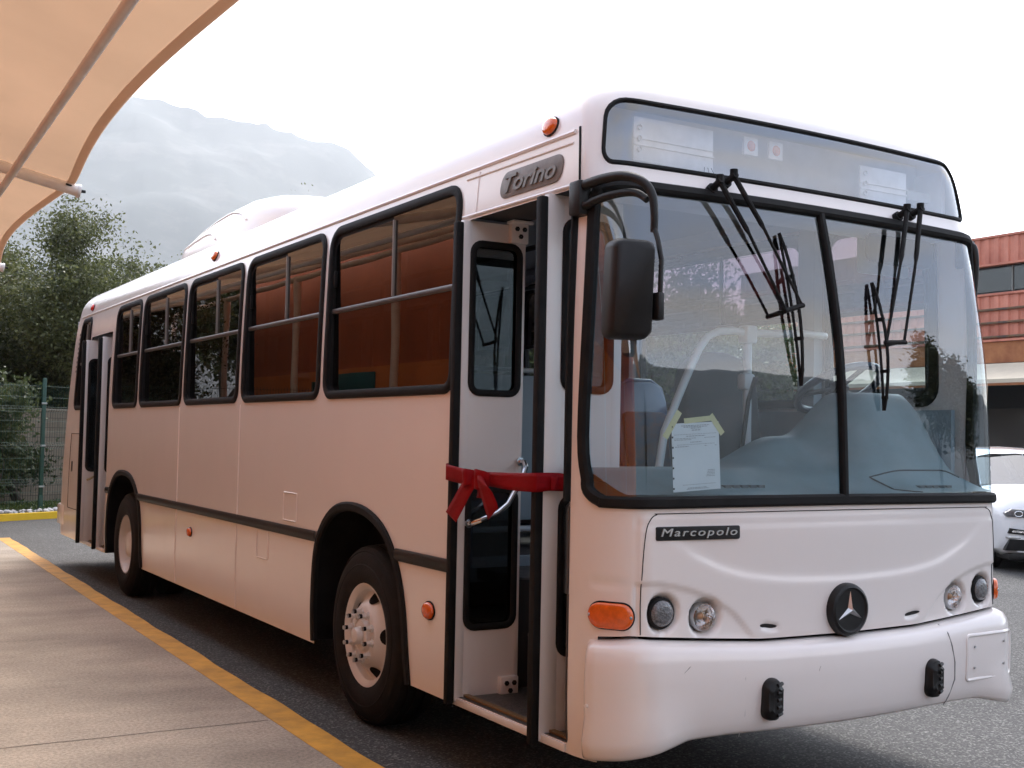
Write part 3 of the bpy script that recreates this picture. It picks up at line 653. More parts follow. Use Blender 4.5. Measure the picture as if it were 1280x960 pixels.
# arch liners and lips
for yc,ap,q in ((YF,arch_pts,arch_f),(YR,arch_pts_r,arch_b)):
    for s in (0,1):
        f=(lambda p:p) if not s else (lambda p:2.5-p)
        mb=MB(); pts=[(f(p),v) for p,v in q if v>.33]; gasket(mb,pts,.055,.020,closed=False,step=.05); mb.build('arch_lip',rubber,bus)
        mb=MB(); A=[osurf(p,v,-.005) for p,v in pts]; sg=1 if not s else -1; D=.34 if yc<5 else .75
        N=len(A); vs=A+[a+Vector((sg*D,0,0)) for a in A]; fs=[(i,i+1,N+i+1,N+i) for i in range(N-1)]+[tuple(range(N,2*N))]
        mb.add(vs,fs); mb.build('wheel_arch',linermat,bus)
# ---- underbody
mb=MB()
mb.box(.10,2.40,9.1,11.4,.45,.88); mb.box(.10,2.40,3.15,7.4,.42,.88); mb.box(.42,2.08,1.6,3.2,.50,.88); mb.box(.80,1.7,7.4,9.1,.45,.88); mb.box(1.0,2.40,.15,1.65,.48,.88)
mb.tube([(.3,YF,.50),(2.2,YF,.50)],.07,12); mb.tube([(.4,YR,.52),(2.1,YR,.52)],.12,12); mb.build('chassis',linermat,bus)
# ---- interior shell
inwall=P('interior_grey_blue',(.34,.39,.43),.55,var=.1,vs=3); infloor=P('interior_floor',(.10,.10,.105),.6,var=.3,vs=8)
ceil=P('interior_ceiling',(.55,.56,.57),.7)
mb=MB(); mb.box(.93,2.44,.50,1.26,.90,.96); mb.box(.42,2.08,1.26,9.10,.90,.96); mb.box(.05,.42,3.2,7.3,.90,.96); mb.box(2.08,2.45,3.2,7.3,.90,.96); mb.box(.95,2.44,9.10,10.26,.90,.96); mb.box(.06,2.44,10.26,11.3,.90,.96); mb.build('floor',infloor,bus)
mb=MB(); mb.box(2.43,2.46,.2,11.3,1.30,1.88); mb.box(.04,.07,1.27,9.1,1.30,1.88); mb.box(.04,.07,10.26,11.2,1.3,1.88); mb.box(.06,2.44,11.22,11.26,.95,3.0); mb.build('interior_lining',inwall,bus)
mb=MB(); mb.box(.14,2.36,.55,11.2,3.06,3.09); mb.box(.07,.30,1.3,9.0,3.0,3.05); mb.box(2.2,2.43,.3,11,3.0,3.05); mb.build('ceiling_lining',ceil,bus)
mb=MB()   # window posts seen from inside
for a,b in zip(wins_l[:-1],wins_l[1:]): mb.box(2.38,2.45,a[1]-.01,b[0]+.01,1.88,3.02)
for a,b in zip(wins_r[:4],wins_r[1:5]): mb.box(.055,.10,a[1]-.01,b[0]+.01,1.88,3.0)
mb.build('interior_post',inwall,bus)
# entrance steps
tread=P('tread_plate',(.12,.115,.11),.4,.6,var=.3,vs=40,bump=1.0,bs=120)
for (ya,yb) in ((.22,1.25),(9.13,10.23)):
    mb=MB(); mb.box(.015,.45,ya,yb,.385,.400); mb.box(.45,.93,ya,yb,.66,.675); mb.build('step_tread',tread,bus)
    mb=MB(); mb.box(.45,.47,ya,yb,.40,.66); mb.box(.93,.95,ya,yb,.67,.95); mb.box(.05,.95,yb-.0,yb+.02,.36,.95); mb.box(.05,.95,ya-.04,ya-.02,.36,.95); mb.build('step_riser',P('riser_black',(.03,.03,.03),.6),bus)
    mb=MB(); mb.box(-.004,.02,ya,yb,.363,.398,.004); mb.build('sill',doorwhite,bus)
    mb=MB(); mb.box(.04,.07,ya,yb,.402,.412); mb.build('step_edge',P('step_edge_brown',(.20,.12,.05),.5),bus)
    mb=MB(); mb.box(.03,.35,ya,yb,2.80,2.84); mb.build('door_mechanism',P('mechanism_dark',(.05,.045,.043),.6),bus)
# ---- folding doors
def leaf(x0,x1,y,z0,z1,wins,rub=True,front=True,tilt=0):
    y0,y1=y-.017,y+.017; xa=x0+.042
    zs=[z0]+[q for w_ in wins for q in (w_[2],w_[3])]+[z1]
    wx0,wx1=wins[0][0],wins[0][1]
    mb=MB(); mb.box(xa,wx0,y0,y1,z0+.01,z1,.003); mb.box(wx1,x1,y0,y1,z0+.01,z1,.003)
    for a,b in zip(zs[0::2],zs[1::2]): mb.box(wx0-.001,wx1+.001,y0+.0006,y1-.0006,a+(.011 if a==z0 else 0),b-(.001 if b==z1 else 0))
    for (a,b,c,d) in wins:
        for (cx,cz,sx,sz) in ((a,c,1,1),(b,c,-1,1),(b,d,-1,-1),(a,d,1,-1)):
            r_=.058; po=[(cx-sx*.001,cz-sz*.001)]+[(cx+sx*r_*(1-math.sin(t)),cz+sz*r_*(1-math.cos(t))) for t in [PI/2*k/6 for k in range(7)]]
            mb.prism(po,lambda p,q,e:Vector((p,e,q)),y0+.0008,y1-.0008)
    lf=mb.build('door',doorwhite,bus)
    mb=MB(); mb.box(x0,xa,y-.021,y+.021,z0-.005,z1-.012,.008); mb.build('edge_seal',rubber,lf)
    for (a,b,c,d) in wins:
        for yy,sg in ((y0,-1),(y1,1)):
            pts=resample(rrect(a+.008,c+.008,b-.008,d-.008,.05,5),.06); mb=MB()
            N=len(pts); prof=[(-.017,0),(-.017,.006),(-.008,.012),(.008,.012),(.017,.006),(.017,0)]; vs=[];fs=[]
            for i,q in enumerate(pts):
                p0=pts[i-1];p1=pts[(i+1)%N]; t=Vector((p1[0]-p0[0],0,p1[1]-p0[1])).normalized(); s=Vector((t.z,0,-t.x))
                for u,h in prof: vs.append(Vector((q[0],yy+sg*(h-.001),q[1]))+s*u)
            for i in range(N):
                j=(i+1)%N
                for k in range(6): l=(k+1)%6; fs.append((i*6+k,i*6+l,j*6+l,j*6+k))
            mb.add(vs,fs); mb.build('window_seal',rubber,lf)
        # corner fillets of the opening keep the seal backed
        mb=MB(); mb.box(a-.003,b+.003,y-.003,y+.003,c-.003,d+.003); mb.build('pane',doorglass,lf)
    return lf
L1=leaf(-.055,.352,1.20,.375,2.775,[(.035,.325,.73,1.43),(.035,.325,1.90,2.67)])
L2=leaf(-.055,.400,.42,.360,2.775,[(.075,.345,.73,1.43),(.075,.345,1.90,2.67)])
for X_,z_,s in ((.30,2.735,1),(.29,.435,-1)):
    mb=MB(); mb.box(X_-.055,X_+.05,1.150,1.186,z_-.055,z_+.05,.008); mb.box(X_-.06,X_+.06,1.12,1.19,z_+s*.052-.008,z_+s*.052+.008,.003); h_=mb.build('hinge_bracket',doorwhite,L1)
    mb=MB()
    for dx,dz in ((-.022,.018),(.022,.018),(0,-.02)): mb.lathe([(0,.013),(-.008,.013),(-.010,.001)],(X_+dx,1.151,z_+dz),'Y',6)
    mb.build('hinge_bolt',darkplastic,L1)
mb=MB(); mb.tube([(.045,1.175,1.255),(.05,1.13,1.262),(.07,1.10,1.275),(.16,1.09,1.31),(.22,1.09,1.355),(.30,1.09,1.48),(.325,1.10,1.54),(.338,1.13,1.56),(.338,1.18,1.565)],.014,10)
mb.lathe([(0,.022),(-.012,.022),(-.014,.001)],(.045,1.182,1.255),'Y',14); mb.lathe([(0,.022),(-.012,.022),(-.014,.001)],(.338,1.182,1.565),'Y',14); mb.build('grab_handle',chrome,L1)
R1=leaf(-.10,.34,10.12,.385,2.70,[(-.02,.31,1.20,2.48)]); R2=leaf(-.06,.40,9.45,.375,2.70,[(.05,.34,1.20,2.48)])
mb=MB(); mb.tube([(.0,10.09,1.10),(.02,10.05,1.11),(.2,10.05,1.22),(.28,10.09,1.25)],.012,8); mb.build('grab_handle',P('brass_handle',(.45,.36,.2),.3,.8),R1)
# ---- roof air conditioner
st=[(4.50,3.36,.34),(4.58,3.50,.58),(4.78,3.60,.72),(5.15,3.70,.80),(5.6,3.77,.84),(6.05,3.805,.86),(6.5,3.80,.87),(7.1,3.765,.87),(7.7,3.71,.87),(8.15,3.66,.86),(8.34,3.615,.85),(8.42,3.53,.84),(8.46,3.36,.83)]
st=[(4.9+(y-4.5)*.78,z,w) for y,z,w in st]
mb=MB(); n=28; vs=[];fs=[]
for (y,zt,hw) in st:
    for k in range(n+1):
        t=PI*k/n; c_,s_=math.cos(t),math.sin(t); e=.55
        vs.append((1.25-hw*math.copysign(abs(c_)**e,c_),y,3.36+(zt-3.36)*abs(s_)**e))
for i in range(len(st)-1):
    for k in range(n): fs.append((i*(n+1)+k,(i+1)*(n+1)+k,(i+1)*(n+1)+k+1,i*(n+1)+k+1))
mb.add(vs,fs); ac=mb.build('roof_air_conditioner',white,bus,smooth=60)
def acp(y,z,out=.004):
    zt=float(np.interp(y,[a[0] for a in st],[a[1] for a in st])); hw=float(np.interp(y,[a[0] for a in st],[a[2] for a in st])); s_=min(1,max(0,(z-3.36)/(zt-3.36)))**(1/.55); return (1.25-hw*math.sqrt(max(0,1-s_*s_))**.55-out,y,z)
mb=MB(); mb.tube([acp(y,float(np.interp(y,[5.9,6.05,6.4,7.1,7.9],[3.52,3.60,3.66,3.65,3.57]))) for y in frange(5.9,7.9,.12)],.010,8); mb.build('cover_ridge',white,ac)
mb=MB(); mb.tube([acp(y,float(np.interp(y,[6.7,6.85,7.1,7.92],[3.45,3.53,3.54,3.49]))) for y in frange(6.7,7.92,.12)],.009,8); mb.build('cover_ridge',white,ac)
# ---- mirrors
def mirror(side):
    f=(lambda x:x) if side=='r' else (lambda x:2.5-x)
    T=lambda q:(f(q[0]),q[1],q[2])
    mb=MB()
    mb.box(*sorted((f(-.035),f(.03))),.13,.215,2.64,2.79,.012)
    a=[(-.005,.14,2.765),(.01,.02,2.775),(.025,-.10,2.768),(.05,-.19,2.735),(.068,-.235,2.68),(.072,-.25,2.60),(.072,-.25,2.52)]
    b=[(-.005,.14,2.675),(.01,.03,2.695),(.03,-.08,2.70),(.05,-.16,2.69),(.062,-.215,2.655)]
    if side=='l':
        a=[(.0,.17,2.765),(.0,.12,2.75),(-.008,.11,2.66),(-.012,.12,2.52),(-.012,.13,2.42)]; b=[(.0,.17,2.675),(-.004,.14,2.66),(-.008,.13,2.60)]
    A_=smooth3([T(q) for q in a]); B_=smooth3([T(q) for q in b]); mb.tube(A_,[.023-.008*k/(len(A_)-1) for k in range(len(A_))],12); mb.tube(B_,[.019-.004*k/(len(B_)-1) for k in range(len(B_))],12); m_=mb.build('mirror',darkplastic,bus)
    if side=='l': 
        return
    mb=MB(); mb.tube([(.072,-.25,2.54),(.066,-.285,2.48),(.058,-.318,2.40),(.050,-.322,2.24)],.0105,10); mb.box(.034,.066,-.334,-.285,2.16,2.27,.008); mb.build('mirror_stalk',darkplastic,m_)
    hc=Vector((-.038,-.225,2.282)); mb=MB(); bm=bmesh.new(); po=rrect(-.090,-.198,.090,.198,.036,6)
    sc=[(.86,.90,.075),(.95,.96,.062),(1,1,.03),(1,1,-.03),(.97,.98,-.04)]; vs=[];fs=[];N=len(po); ang=R(-14); ca,sa=math.cos(ang),math.sin(ang)
    for sx,sz,d in sc:
        for q in po:
            x,zz,yy=q[0]*sx,q[1]*sz,-d; x=x+zz*.03
            vs.append((hc.x+x*ca-yy*sa,hc.y+x*sa+yy*ca,hc.z+zz))
    for i in range(len(sc)-1):
        for k in range(N): l=(k+1)%N; fs.append((i*N+k,i*N+l,(i+1)*N+l,(i+1)*N+k))
    fs.append(tuple(range(N))); mb.add(vs,fs); mb.build('housing',darkplastic,m_,smooth=50)
    mb=MB(); vs=[]
    for q in po:
        x,zz,yy=q[0]*.96,q[1]*.97,.038; x+=zz*.03; vs.append((hc.x+x*ca-yy*sa,hc.y+x*sa+yy*ca,hc.z+zz))
    mb.add(vs,[tuple(range(N))]); mb.build('mirror_face',mirrormat,m_)
mirror('r'); mirror('l')
# ---- wipers
def wiper(pv1,pv2,end1,end2,b0,b1,h=.075):
    g=None
    for (p,v) in (pv1,pv2):
        w_=MB(); a=osurf(p,v,-.005); w_.tube([a,a+nrm(p,v)*.03],.026,12); w_.tube([a+nrm(p,v)*.03,a+nrm(p,v)*(h+.02)],.016,10)
        if g is None: g=w_.build('wiper',rubber,bus)
        else: w_.build('wiper_pivot',rubber,g)
    m_=MB()
    for s,e in ((pv1,end1),(pv2,end2)):
        A=osurf(*s,h);B=osurf(*e,h-.02); mid=A.lerp(B,.42)+nrm(*s)*.012; m_.tube([A,A.lerp(mid,.9),mid,B],[.013,.012,.0075,.007],8)
        m_.tube([A+Vector((0,0,.03)),A],.018,8)
    A=osurf(*end1,h-.02);B=osurf(*end2,h-.02); m_.tube([A.lerp(B,-.08),B.lerp(A,-.08)],.011,8); m_.build('wiper_arm',rubber,g)
    bl=MB(); pts=[(b0[0]+(b1[0]-b0[0])*k/10,b0[1]+(b1[1]-b0[1])*k/10) for k in range(11)]
    bl.tube([osurf(*q,.010) for q in pts],.007,6); 
    fr=[osurf(q[0],q[1],.018+.035*math.sin(PI*k/10)) for k,q in enumerate(pts)]; bl.tube(fr,[.004]+[.008]*9+[.004],6)
    for k in (1,3,7,9): bl.box(*[c for i in range(3) for c in (min(fr[k][i],osurf(*pts[k],.01)[i])-.006,max(fr[k][i],osurf(*pts[k],.01)[i])+.006)])
    c=osurf((b0[0]+b1[0])/2,(b0[1]+b1[1])/2,.05); mid=A.lerp(B,.5); bl.tube([mid,c],.012,8); bl.build('wiper_blade',rubber,g)
wiper(WP['l'][0],WP['l'][1],WP['l'][2],WP['l'][3],WP['l'][4],WP['l'][5]); wiper(*WP['r'])
# ---- cab: dashboard, wheel, seats, rails
dashm=P('dashboard_grey',(.135,.185,.20),.5,var=.12,vs=6,bump=.15,bs=200); dashd=P('dashboard_dark',(.045,.05,.055),.5)
def dash_h(x,y):
    h=1.46+.10*sm(-.1,.30,y); k=sm(1.55,1.95,x)*(1-sm(2.22,2.44,x)); h+=k*(.40*sm(.02,.38,y)); h+=.16*sm(1.0,1.5,x)*sm(.25,.5,y)*(1-k); return h
mb=MB(); xs=frange(.10,2.42,.04); ys=frange(-.13,.58,.03); NX,NY=len(xs),len(ys)
vs=[(x,y if y>-.10 else y+ .0+max(0,(abs(x-1.25)-.9))*.55,dash_h(x,y)) for x in xs for y in ys]; fs=[(i*NY+j,(i+1)*NY+j,(i+1)*NY+j+1,i*NY+j+1) for i in range(NX-1) for j in range(NY-1)]
o=len(vs); vs+=[(x,.56,.95) for x in xs]; fs+=[(i*NY+NY-1,(i+1)*NY+NY-1,o+i+1,o+i) for i in range(NX-1)]; mb.add(vs,fs)
dash=mb.build('dashboard',dashm,bus,smooth=50)
mb=MB()
for x0,y0 in ((.70,.02),(1.95,.0)):
    for k in range(5): mb.box(x0+.05*k,x0+.05*k+.035,y0,y0+.03,dash_h(x0+.05*k,y0+.01)-.01,dash_h(x0+.05*k,y0+.01)+.010)
mb.build('demister_vent',dashd,dash)
mb=MB(); mb.tube([(1.70+.035*k,.10,dash_h(1.70+.035*k,.10)+.001) for k in range(20)],.004,6); mb.tube([(1.70,.10,dash_h(1.7,.1)),(1.74,-.02,dash_h(1.74,-.02)+.001),(1.86,-.09,dash_h(1.86,-.09)+.001)],.004,6); mb.build('panel_gap',rubber,dash)
mb=MB(); mb.box(.12,.9,.30,.52,1.0,1.50); mb.build('dash_cabinet',inwall,dash)
swc=Vector((2.03,.62,1.99)); ax=Vector((0,.42,.91)).normalized()*1; ax=Vector((0,.5,.87)); u_=Vector((1,0,0)); v_=ax.cross(u_).normalized()
mb=MB(); mb.tube([swc+u_*(.235*math.cos(2*PI*k/40))+v_*(.235*math.sin(2*PI*k/40)) for k in range(40)],.021,10,closed=True); sw=mb.build('steering_wheel',P('wheel_blue_black',(.03,.04,.07),.35,coat=.4),bus)
mb=MB(); 
for a in (.35,PI-.35,-PI/2): mb.tube([swc,swc+u_*(.23*math.cos(a))+v_*(.23*math.sin(a))],.014,8)
mb.tube([swc,swc-ax*.30],.03,10); mb.tube([swc-ax*.02,swc+ax*.025],.055,16); mb.build('steering_column',darkplastic,sw)
mb=MB(); mb.tube([(1.30,.62,.95),(1.31,.62,1.5),(1.34,.58,1.9),(1.36,.55,2.02)],.012,8); mb.build('gear_lever',darkplastic,bus)
# driver's seat
seatdark=P('driver_seat_black',(.03,.032,.038),.55,var=.2,vs=6)
mb=MB(); mb.box(1.60,2.14,.92,1.40,1.38,1.52,.05); mb.box(1.72,2.02,1.0,1.3,.96,1.40,.03); ds_=mb.build('driver_seat',seatdark,bus,smooth=50)
mb=MB(); mb.prism(rrect(-.28,0,.28,.74,[.05,.24,.24,.05],8),lambda a,b,d:Vector((1.85+a,1.36+d+b*.12,1.48+b)),-.07,.07,.03); mb.build('backrest',seatdark,ds_,smooth=50)
# white grab rails
railm=P('white_grab_rail',(.72,.74,.76),.35)
mb=MB(); mb.tube([(1.06,1.0,.96),(1.09,1.0,1.5),(1.13,1.0,1.73),(1.21,1.0,1.9),(1.29,1.0,2.06),(1.36,1.0,2.19),(1.42,1.0,2.26),(1.50,1.0,2.295),(1.60,1.0,2.305),(1.72,1.0,2.30),(1.95,1.02,2.31),(2.2,1.06,2.33),(2.42,1.1,2.33)],.022,12); gr=mb.build('grab_rail',railm,bus)
mb=MB(); mb.tube([(1.715,1.0,.96),(1.715,1.0,2.30)],.024,12); mb.box(1.675,1.755,.96,1.04,2.24,2.34,.012); mb.box(1.665,1.745,.965,1.035,1.98,2.07,.015); mb.build('grab_post',railm,gr)
polem=P('dark_stanchion',(.10,.10,.105),.35,.4)
for x,y in ((.62,1.45),(1.0,2.0),(1.02,4.0),(1.48,3.2),(1.48,5.4),(1.0,7.0)):
    mb=MB(); mb.tube([(x,y,.95),(x,y,3.06)],.018,10); mb.tube([(x,y,1.9),(x,y,2.02)],.028,10); mb.build('stanchion',polem,bus)
mb=MB()
for x in (.75,1.72): mb.tube([(x,1.6,2.78),(x,11.0,2.78)],.016,8)
mb.build('ceiling_rail',polem,bus)
panelm=P('modesty_panel_blue',(.34,.40,.45),.45,var=.06,vs=3)
mb=MB(); mb.box(.30,1.02,1.74,1.77,1.22,2.04,.006); mb.box(.30,1.02,1.74,1.77,.50,1.02,.006); mp0=mb.build('modesty_panel',panelm,bus)
mb=MB(); mb.tube([(.28,1.75,1.17),(1.04,1.75,1.17)],.018,10); mb.build('panel_rail',railm,mp0)
mb=MB(); mb.tube([(.28,1.75,2.07),(1.04,1.75,2.07)],.014,10); mb.build('panel_rail',railm,mp0)
# interior mirror, warning sticker
mb=MB(); mb.prism(rrect(1.86,2.63,2.36,2.79,.05,5),lambda a,b,d:Vector((a,.26+d,b)),0,.03,.01); im=mb.build('interior_mirror',darkplastic,bus)
mb=MB(); mb.prism(rrect(1.56,2.55,1.95,2.80,.02,4),lambda a,b,d:Vector((a+.4,.42+d,b+.05)),0,.01); mb.build('sun_visor',P('visor_grey',(.30,.32,.35),.6),bus)
mb=MB(); q=osurf(2.5+3.9,2.36,-.06); mb.box(q.x-.004,q.x,q.y-.09,q.y+.09,2.28,2.45); mb.build('exit_sticker',P('sticker_red',(.6,.04,.05),.5),bus)
# passenger seats
bluef=P('seat_fabric_blue',(.05,.075,.16),.9,col2=(.16,.07,.07),vs=9); shellb=P('seat_shell_blue',(.07,.12,.25),.35,coat=.3); redf=P('seat_fabric_red',(.30,.07,.04),.85,col2=(.06,.07,.14),vs=3,stretch=(6,1,.2))
def seat(x,y,fm):
    mb=MB(); mb.prism([(-.21,.0),(.21,.0),(.22,.35),(.215,.55),(.17,.66),(.10,.69),(-.10,.69),(-.17,.66),(-.215,.55),(-.22,.35)],lambda a,b,d:Vector((x+a,y+.24+d+b*.16,1.40+b)),-.02,.025,.012); s_=mb.build('passenger_seat',shellb,bus,smooth=45)
    mb=MB(); mb.prism(rrect(-.185,.02,.185,.48,.04,4),lambda a,b,d:Vector((x+a,y+.215+d+b*.16,1.40+b)),-.025,.003,.012); mb.build('back_cushion',fm,s_,smooth=45)
    mb=MB(); mb.box(x-.2,x+.2,y-.20,y+.22,1.34,1.41,.025); mb.build('seat_cushion',fm,s_,smooth=45)
    mb=MB(); mb.box(x-.215,x+.215,y-.21,y+.25,1.31,1.345,.01); mb.tube([(x,y,.96),(x,y,1.33)],.03,8); mb.build('seat_base',shellb,s_,smooth=45)
    mb=MB()
    for sx in (-1,1): mb.tube([(x+sx*.195,y+.305,1.83),(x+sx*.21,y+.33,1.95),(x+sx*.185,y+.345,2.05),(x+sx*.10,y+.352,2.10)],.013,8)
    mb.tube([(x-.10,y+.352,2.10),(x+.10,y+.352,2.10)],.013,8); mb.build('seat_handle',shellb,s_)
    return s_
proto={}
def put_seat(x,y,k):
    if k not in proto: proto[k]=(seat(x,y,bluef if k==0 else redf),x,y); return
    s_,x0,y0=proto[k]; c=copy_tree(s_,bus); c.location=s_.location+Vector((x-x0,y-y0,0))
for i in range(8):
    put_seat(2.17,2.25+.78*i,0); put_seat(1.72,2.25+.78*i,1 if i==0 else 0)
for i in range(7):
    put_seat(.36,1.75+.80*i,1 if i==0 else 0); put_seat(.80,2.55+.80*i,0) if i<6 else None
# ============================================================ things resting on the bus
ribbonm=P('red_satin_ribbon',(.24,.002,.006),.55,spec=.12,var=.12,vs=5)
_t=ribbonm.node_tree; _tc=_t.nodes.new('ShaderNodeTexCoord'); _m=_t.nodes.new('ShaderNodeMapping'); _m.inputs['Scale'].default_value=(9,9,40); _t.links.new(_tc.outputs['Object'],_m.inputs[0]); _n=_t.nodes.new('ShaderNodeTexNoise'); _n.inputs['Scale'].default_value=1.3; _n.inputs['Detail'].default_value=3; _t.links.new(_m.outputs[0],_n.inputs['Vector']); _bmp=_t.nodes.new('ShaderNodeBump'); _bmp.inputs['Strength'].default_value=.35; _bmp.inputs['Distance'].default_value=.012; _t.links.new(_n.outputs['Fac'],_bmp.inputs['Height']); _t.links.new(_bmp.outputs[0],_t.nodes['Principled BSDF'].inputs['Normal']); pass
rb=thing('ribbon',(-.07,.8,1.5),'red satin ribbon tied in a bow across the open front door','ribbon')
def band(path,h,name,par,tw=None,thick=.0008,mat_=ribbonm,sub=6):
    """strip of cloth: path of (point, half-width vector)"""
    pts=[];N=len(path)
    for i in range(N-1):
        a,wa=path[i];b,wb=path[i+1]; p0=path[max(0,i-1)][0]; p3=path[min(N-1,i+2)][0]
        for k in range(sub):
            t=k/sub; q=.5*((2*Vector(a))+(Vector(b)-Vector(p0))*t+(2*Vector(p0)-5*Vector(a)+4*Vector(b)-Vector(p3))*t*t+(-Vector(p0)+3*Vector(a)-3*Vector(b)+Vector(p3))*t**3)
            pts.append((q,Vector(wa).lerp(Vector(wb),t)))
    pts.append((Vector(path[-1][0]),Vector(path[-1][1])))
    mb=MB(); vs=[];K=5
    for q,w_ in pts:
        for k in range(K): vs.append(q+w_*(-1+2*k/(K-1)))
    fs=[(i*K+k,(i+1)*K+k,(i+1)*K+k+1,i*K+k+1) for i in range(len(pts)-1) for k in range(K-1)]
    mb.add(vs,fs); o=mb.build(name,mat_,par,smooth=60)
    md=o.modifiers.new('s','SOLIDIFY'); md.thickness=thick; return o
Z=lambda h:(0,0,h)
band([((.02,1.236,1.512),Z(.040)),((-.058,1.226,1.512),Z(.040)),((-.072,1.18,1.508),Z(.039)),((-.075,1.0,1.494),Z(.038)),((-.078,.86,1.492),Z(.030)),((-.078,.74,1.492),Z(.034)),((-.075,.55,1.490),Z(.040)),((-.070,.40,1.493),Z(.042)),((-.05,.378,1.494),Z(.042)),((.0,.374,1.497),Z(.040)),((.06,.372,1.495),Z(.040)),((.10,.370,1.49),Z(.036)),((.16,.372,1.475),Z(.03))],.04,'band',rb)
band([((.10,.362,1.505),Z(.03)),((.06,.350,1.497),(0.01,0,.036)),((.04,.356,1.495),(-.01,.0,.034)),((.02,.350,1.49),(.01,0,.03)),((.0,.362,1.49),Z(.03))],.03,'fold',rb)
band([((-.085,.87,1.50),(0,.0,.030)),((-.115,.845,1.492),(0,.0,.045)),((-.12,.81,1.49),(0,.004,.048)),((-.10,.775,1.49),(0,0,.04)),((-.08,.76,1.49),(0,0,.03))],.04,'knot',rb)
band([((-.09,.88,1.495),(0,.0,.034)),((-.13,.90,1.497),(0,.01,.04)),((-.125,.94,1.488),(0,.01,.042)),((-.09,.955,1.49),(0,.0,.03))],.04,'loop',rb)
band([((-.10,.86,1.50),(0,.03,.02)),((-.115,.92,1.44),(0,.042,.026)),((-.11,1.0,1.37),(0,.046,.026)),((-.10,1.095,1.295),(0,.054,.022))],.04,'tail',rb)
band([((-.10,.80,1.515),(0,.02,.02)),((-.125,.755,1.48),(0,.045,.012)),((-.12,.72,1.43),(0,.055,-.006)),((-.105,.70,1.37),(0,.052,-.022)),((-.09,.705,1.335),(0,.045,-.03))],.04,'tail',rb)
band([((-.085,.82,1.47),(0,.045,0)),((-.08,.83,1.42),(0,.045,0)),((-.078,.84,1.40),(0,.045,0))],.04,'loop',rb)
# paper notice behind the glass
pn=thing('paper_notice',tuple(osurf(.41,1.47,-.02)),'white printed sheet in a clear sleeve taped inside the left windscreen pane','paper')
pf_=lambda u,v:( .296+.244*u+.006*(1-v)*(1), 1.473+.286*v+.016*u)
paperm=P('white_paper',(.74,.74,.76),.45,coat=.5,var=.04,vs=4)
def sheet(mb,u0,v0,u1,v1,h):
    pts=[(u0,v0),(u1,v0),(u1,v1),(u0,v1)]; mb.prism(pts,lambda a,b,d:osurf(*pf_(a,b),d),h,h+.0012); return mb
mb=MB(); sheet(mb,0,0,1,1,-.0165); sh=mb.build('sheet',paperm,pn)
ink=P('grey_print',(.32,.32,.34),.7); mb=MB(); rnd=random.Random(3)
def words(v,u0,u1,h):
    u=u0
    while u<u1:
        l=rnd.uniform(.02,.06); mb_.prism([(u,v),(min(u+l,u1),v),(min(u+l,u1),v+h),(u,v+h)],lambda a,b,d:osurf(*pf_(a,b),d),-.0153,-.0149); u+=l+.012
mb_=mb
for v,u0,u1,h in ((.955,.2,.8,.010),(.935,.25,.75,.010),(.915,.4,.62,.010),(.885,.42,.6,.012),(.83,.05,.95,.006),(.80,.3,.7,.010),(.77,.05,.5,.008),(.75,.05,.4,.008),(.77,.68,.92,.008),(.71,.38,.62,.010),(.68,.1,.9,.006),(.65,.06,.34,.010),(.65,.68,.74,.008),(.65,.9,.95,.008),(.09,.2,.9,.006),(.04,.3,.7,.010),(.025,.28,.75,.008)): words(v,u0,u1,h)
for k in range(5): words(.20+.022*k,.70+.01*k,.88,.008)
mb.build('print',ink,sh)
for k in range(7):
    mb=MB(); c=osurf(*pf_(.012,.05+.15*k),-.0145); mb.box(c.x-.003,c.x+.003,c.y-.001,c.y+.001,c.z-.004,c.z+.004); mb.build('binder_hole',rubber,sh)
tapem=P('masking_tape',(.62,.56,.30),.7,var=.08,vs=8)
def tape(a,b,w_):
    mb=MB(); A=Vector((a[0],a[1],0));B=Vector((b[0],b[1],0)); d=(B-A).normalized(); n=Vector((-d.y,d.x,0))*w_/2
    mb.prism([(A-n)[:2],(B-n)[:2],(B+n)[:2],(A+n)[:2]],lambda p,v,dd:osurf(p,v,dd),-.0145,-.0135); mb.build('tape',tapem,pn)
tape((.337,1.812),(.262,1.700),.028); tape((.36,1.772),(.50,1.788),.022); tape((.497,1.802),(.560,1.722),.026)
# ============================================================ ground
skew=lambda y:-.40+.0125*(y-1.14)
conc=P('concrete',(.40,.345,.28),.85,var=.12,vs=2.6,stretch=(.55,1.5,1),bump=.8,bs=70,detail=14)
_t=conc.node_tree; _pb=_t.nodes['Principled BSDF']; _src=_pb.inputs['Base Color'].links[0].from_socket; _tc=_t.nodes.new('ShaderNodeTexCoord')
for _s,_lo,_hi,_p0,_p1 in ((55,.72,1.16,.30,.62),(1.1,.80,1.10,.35,.60),(190,.80,1.15,.35,.65)):
    _nn=_t.nodes.new('ShaderNodeTexNoise'); _nn.inputs['Scale'].default_value=_s; _nn.inputs['Detail'].default_value=5; _t.links.new(_tc.outputs['Object'],_nn.inputs['Vector']); _mr=_t.nodes.new('ShaderNodeMapRange'); _mr.inputs['From Min'].default_value=_p0; _mr.inputs['From Max'].default_value=_p1; _mr.inputs['To Min'].default_value=_lo; _mr.inputs['To Max'].default_value=_hi; _t.links.new(_nn.outputs['Fac'],_mr.inputs['Value'])
    _mu=_t.nodes.new('ShaderNodeMix'); _mu.data_type='RGBA'; _mu.blend_type='MULTIPLY'; _mu.inputs[0].default_value=1; _t.links.new(_src,_mu.inputs[6]); _t.links.new(_mr.outputs[0],_mu.inputs[7]); _src=_mu.outputs[2]
_t.links.new(_src,_pb.inputs['Base Color'])
yellow=P('yellow_kerb_paint',(.60,.30,.025),.6,var=.22,vs=6,bump=.3,bs=50,detail=9)
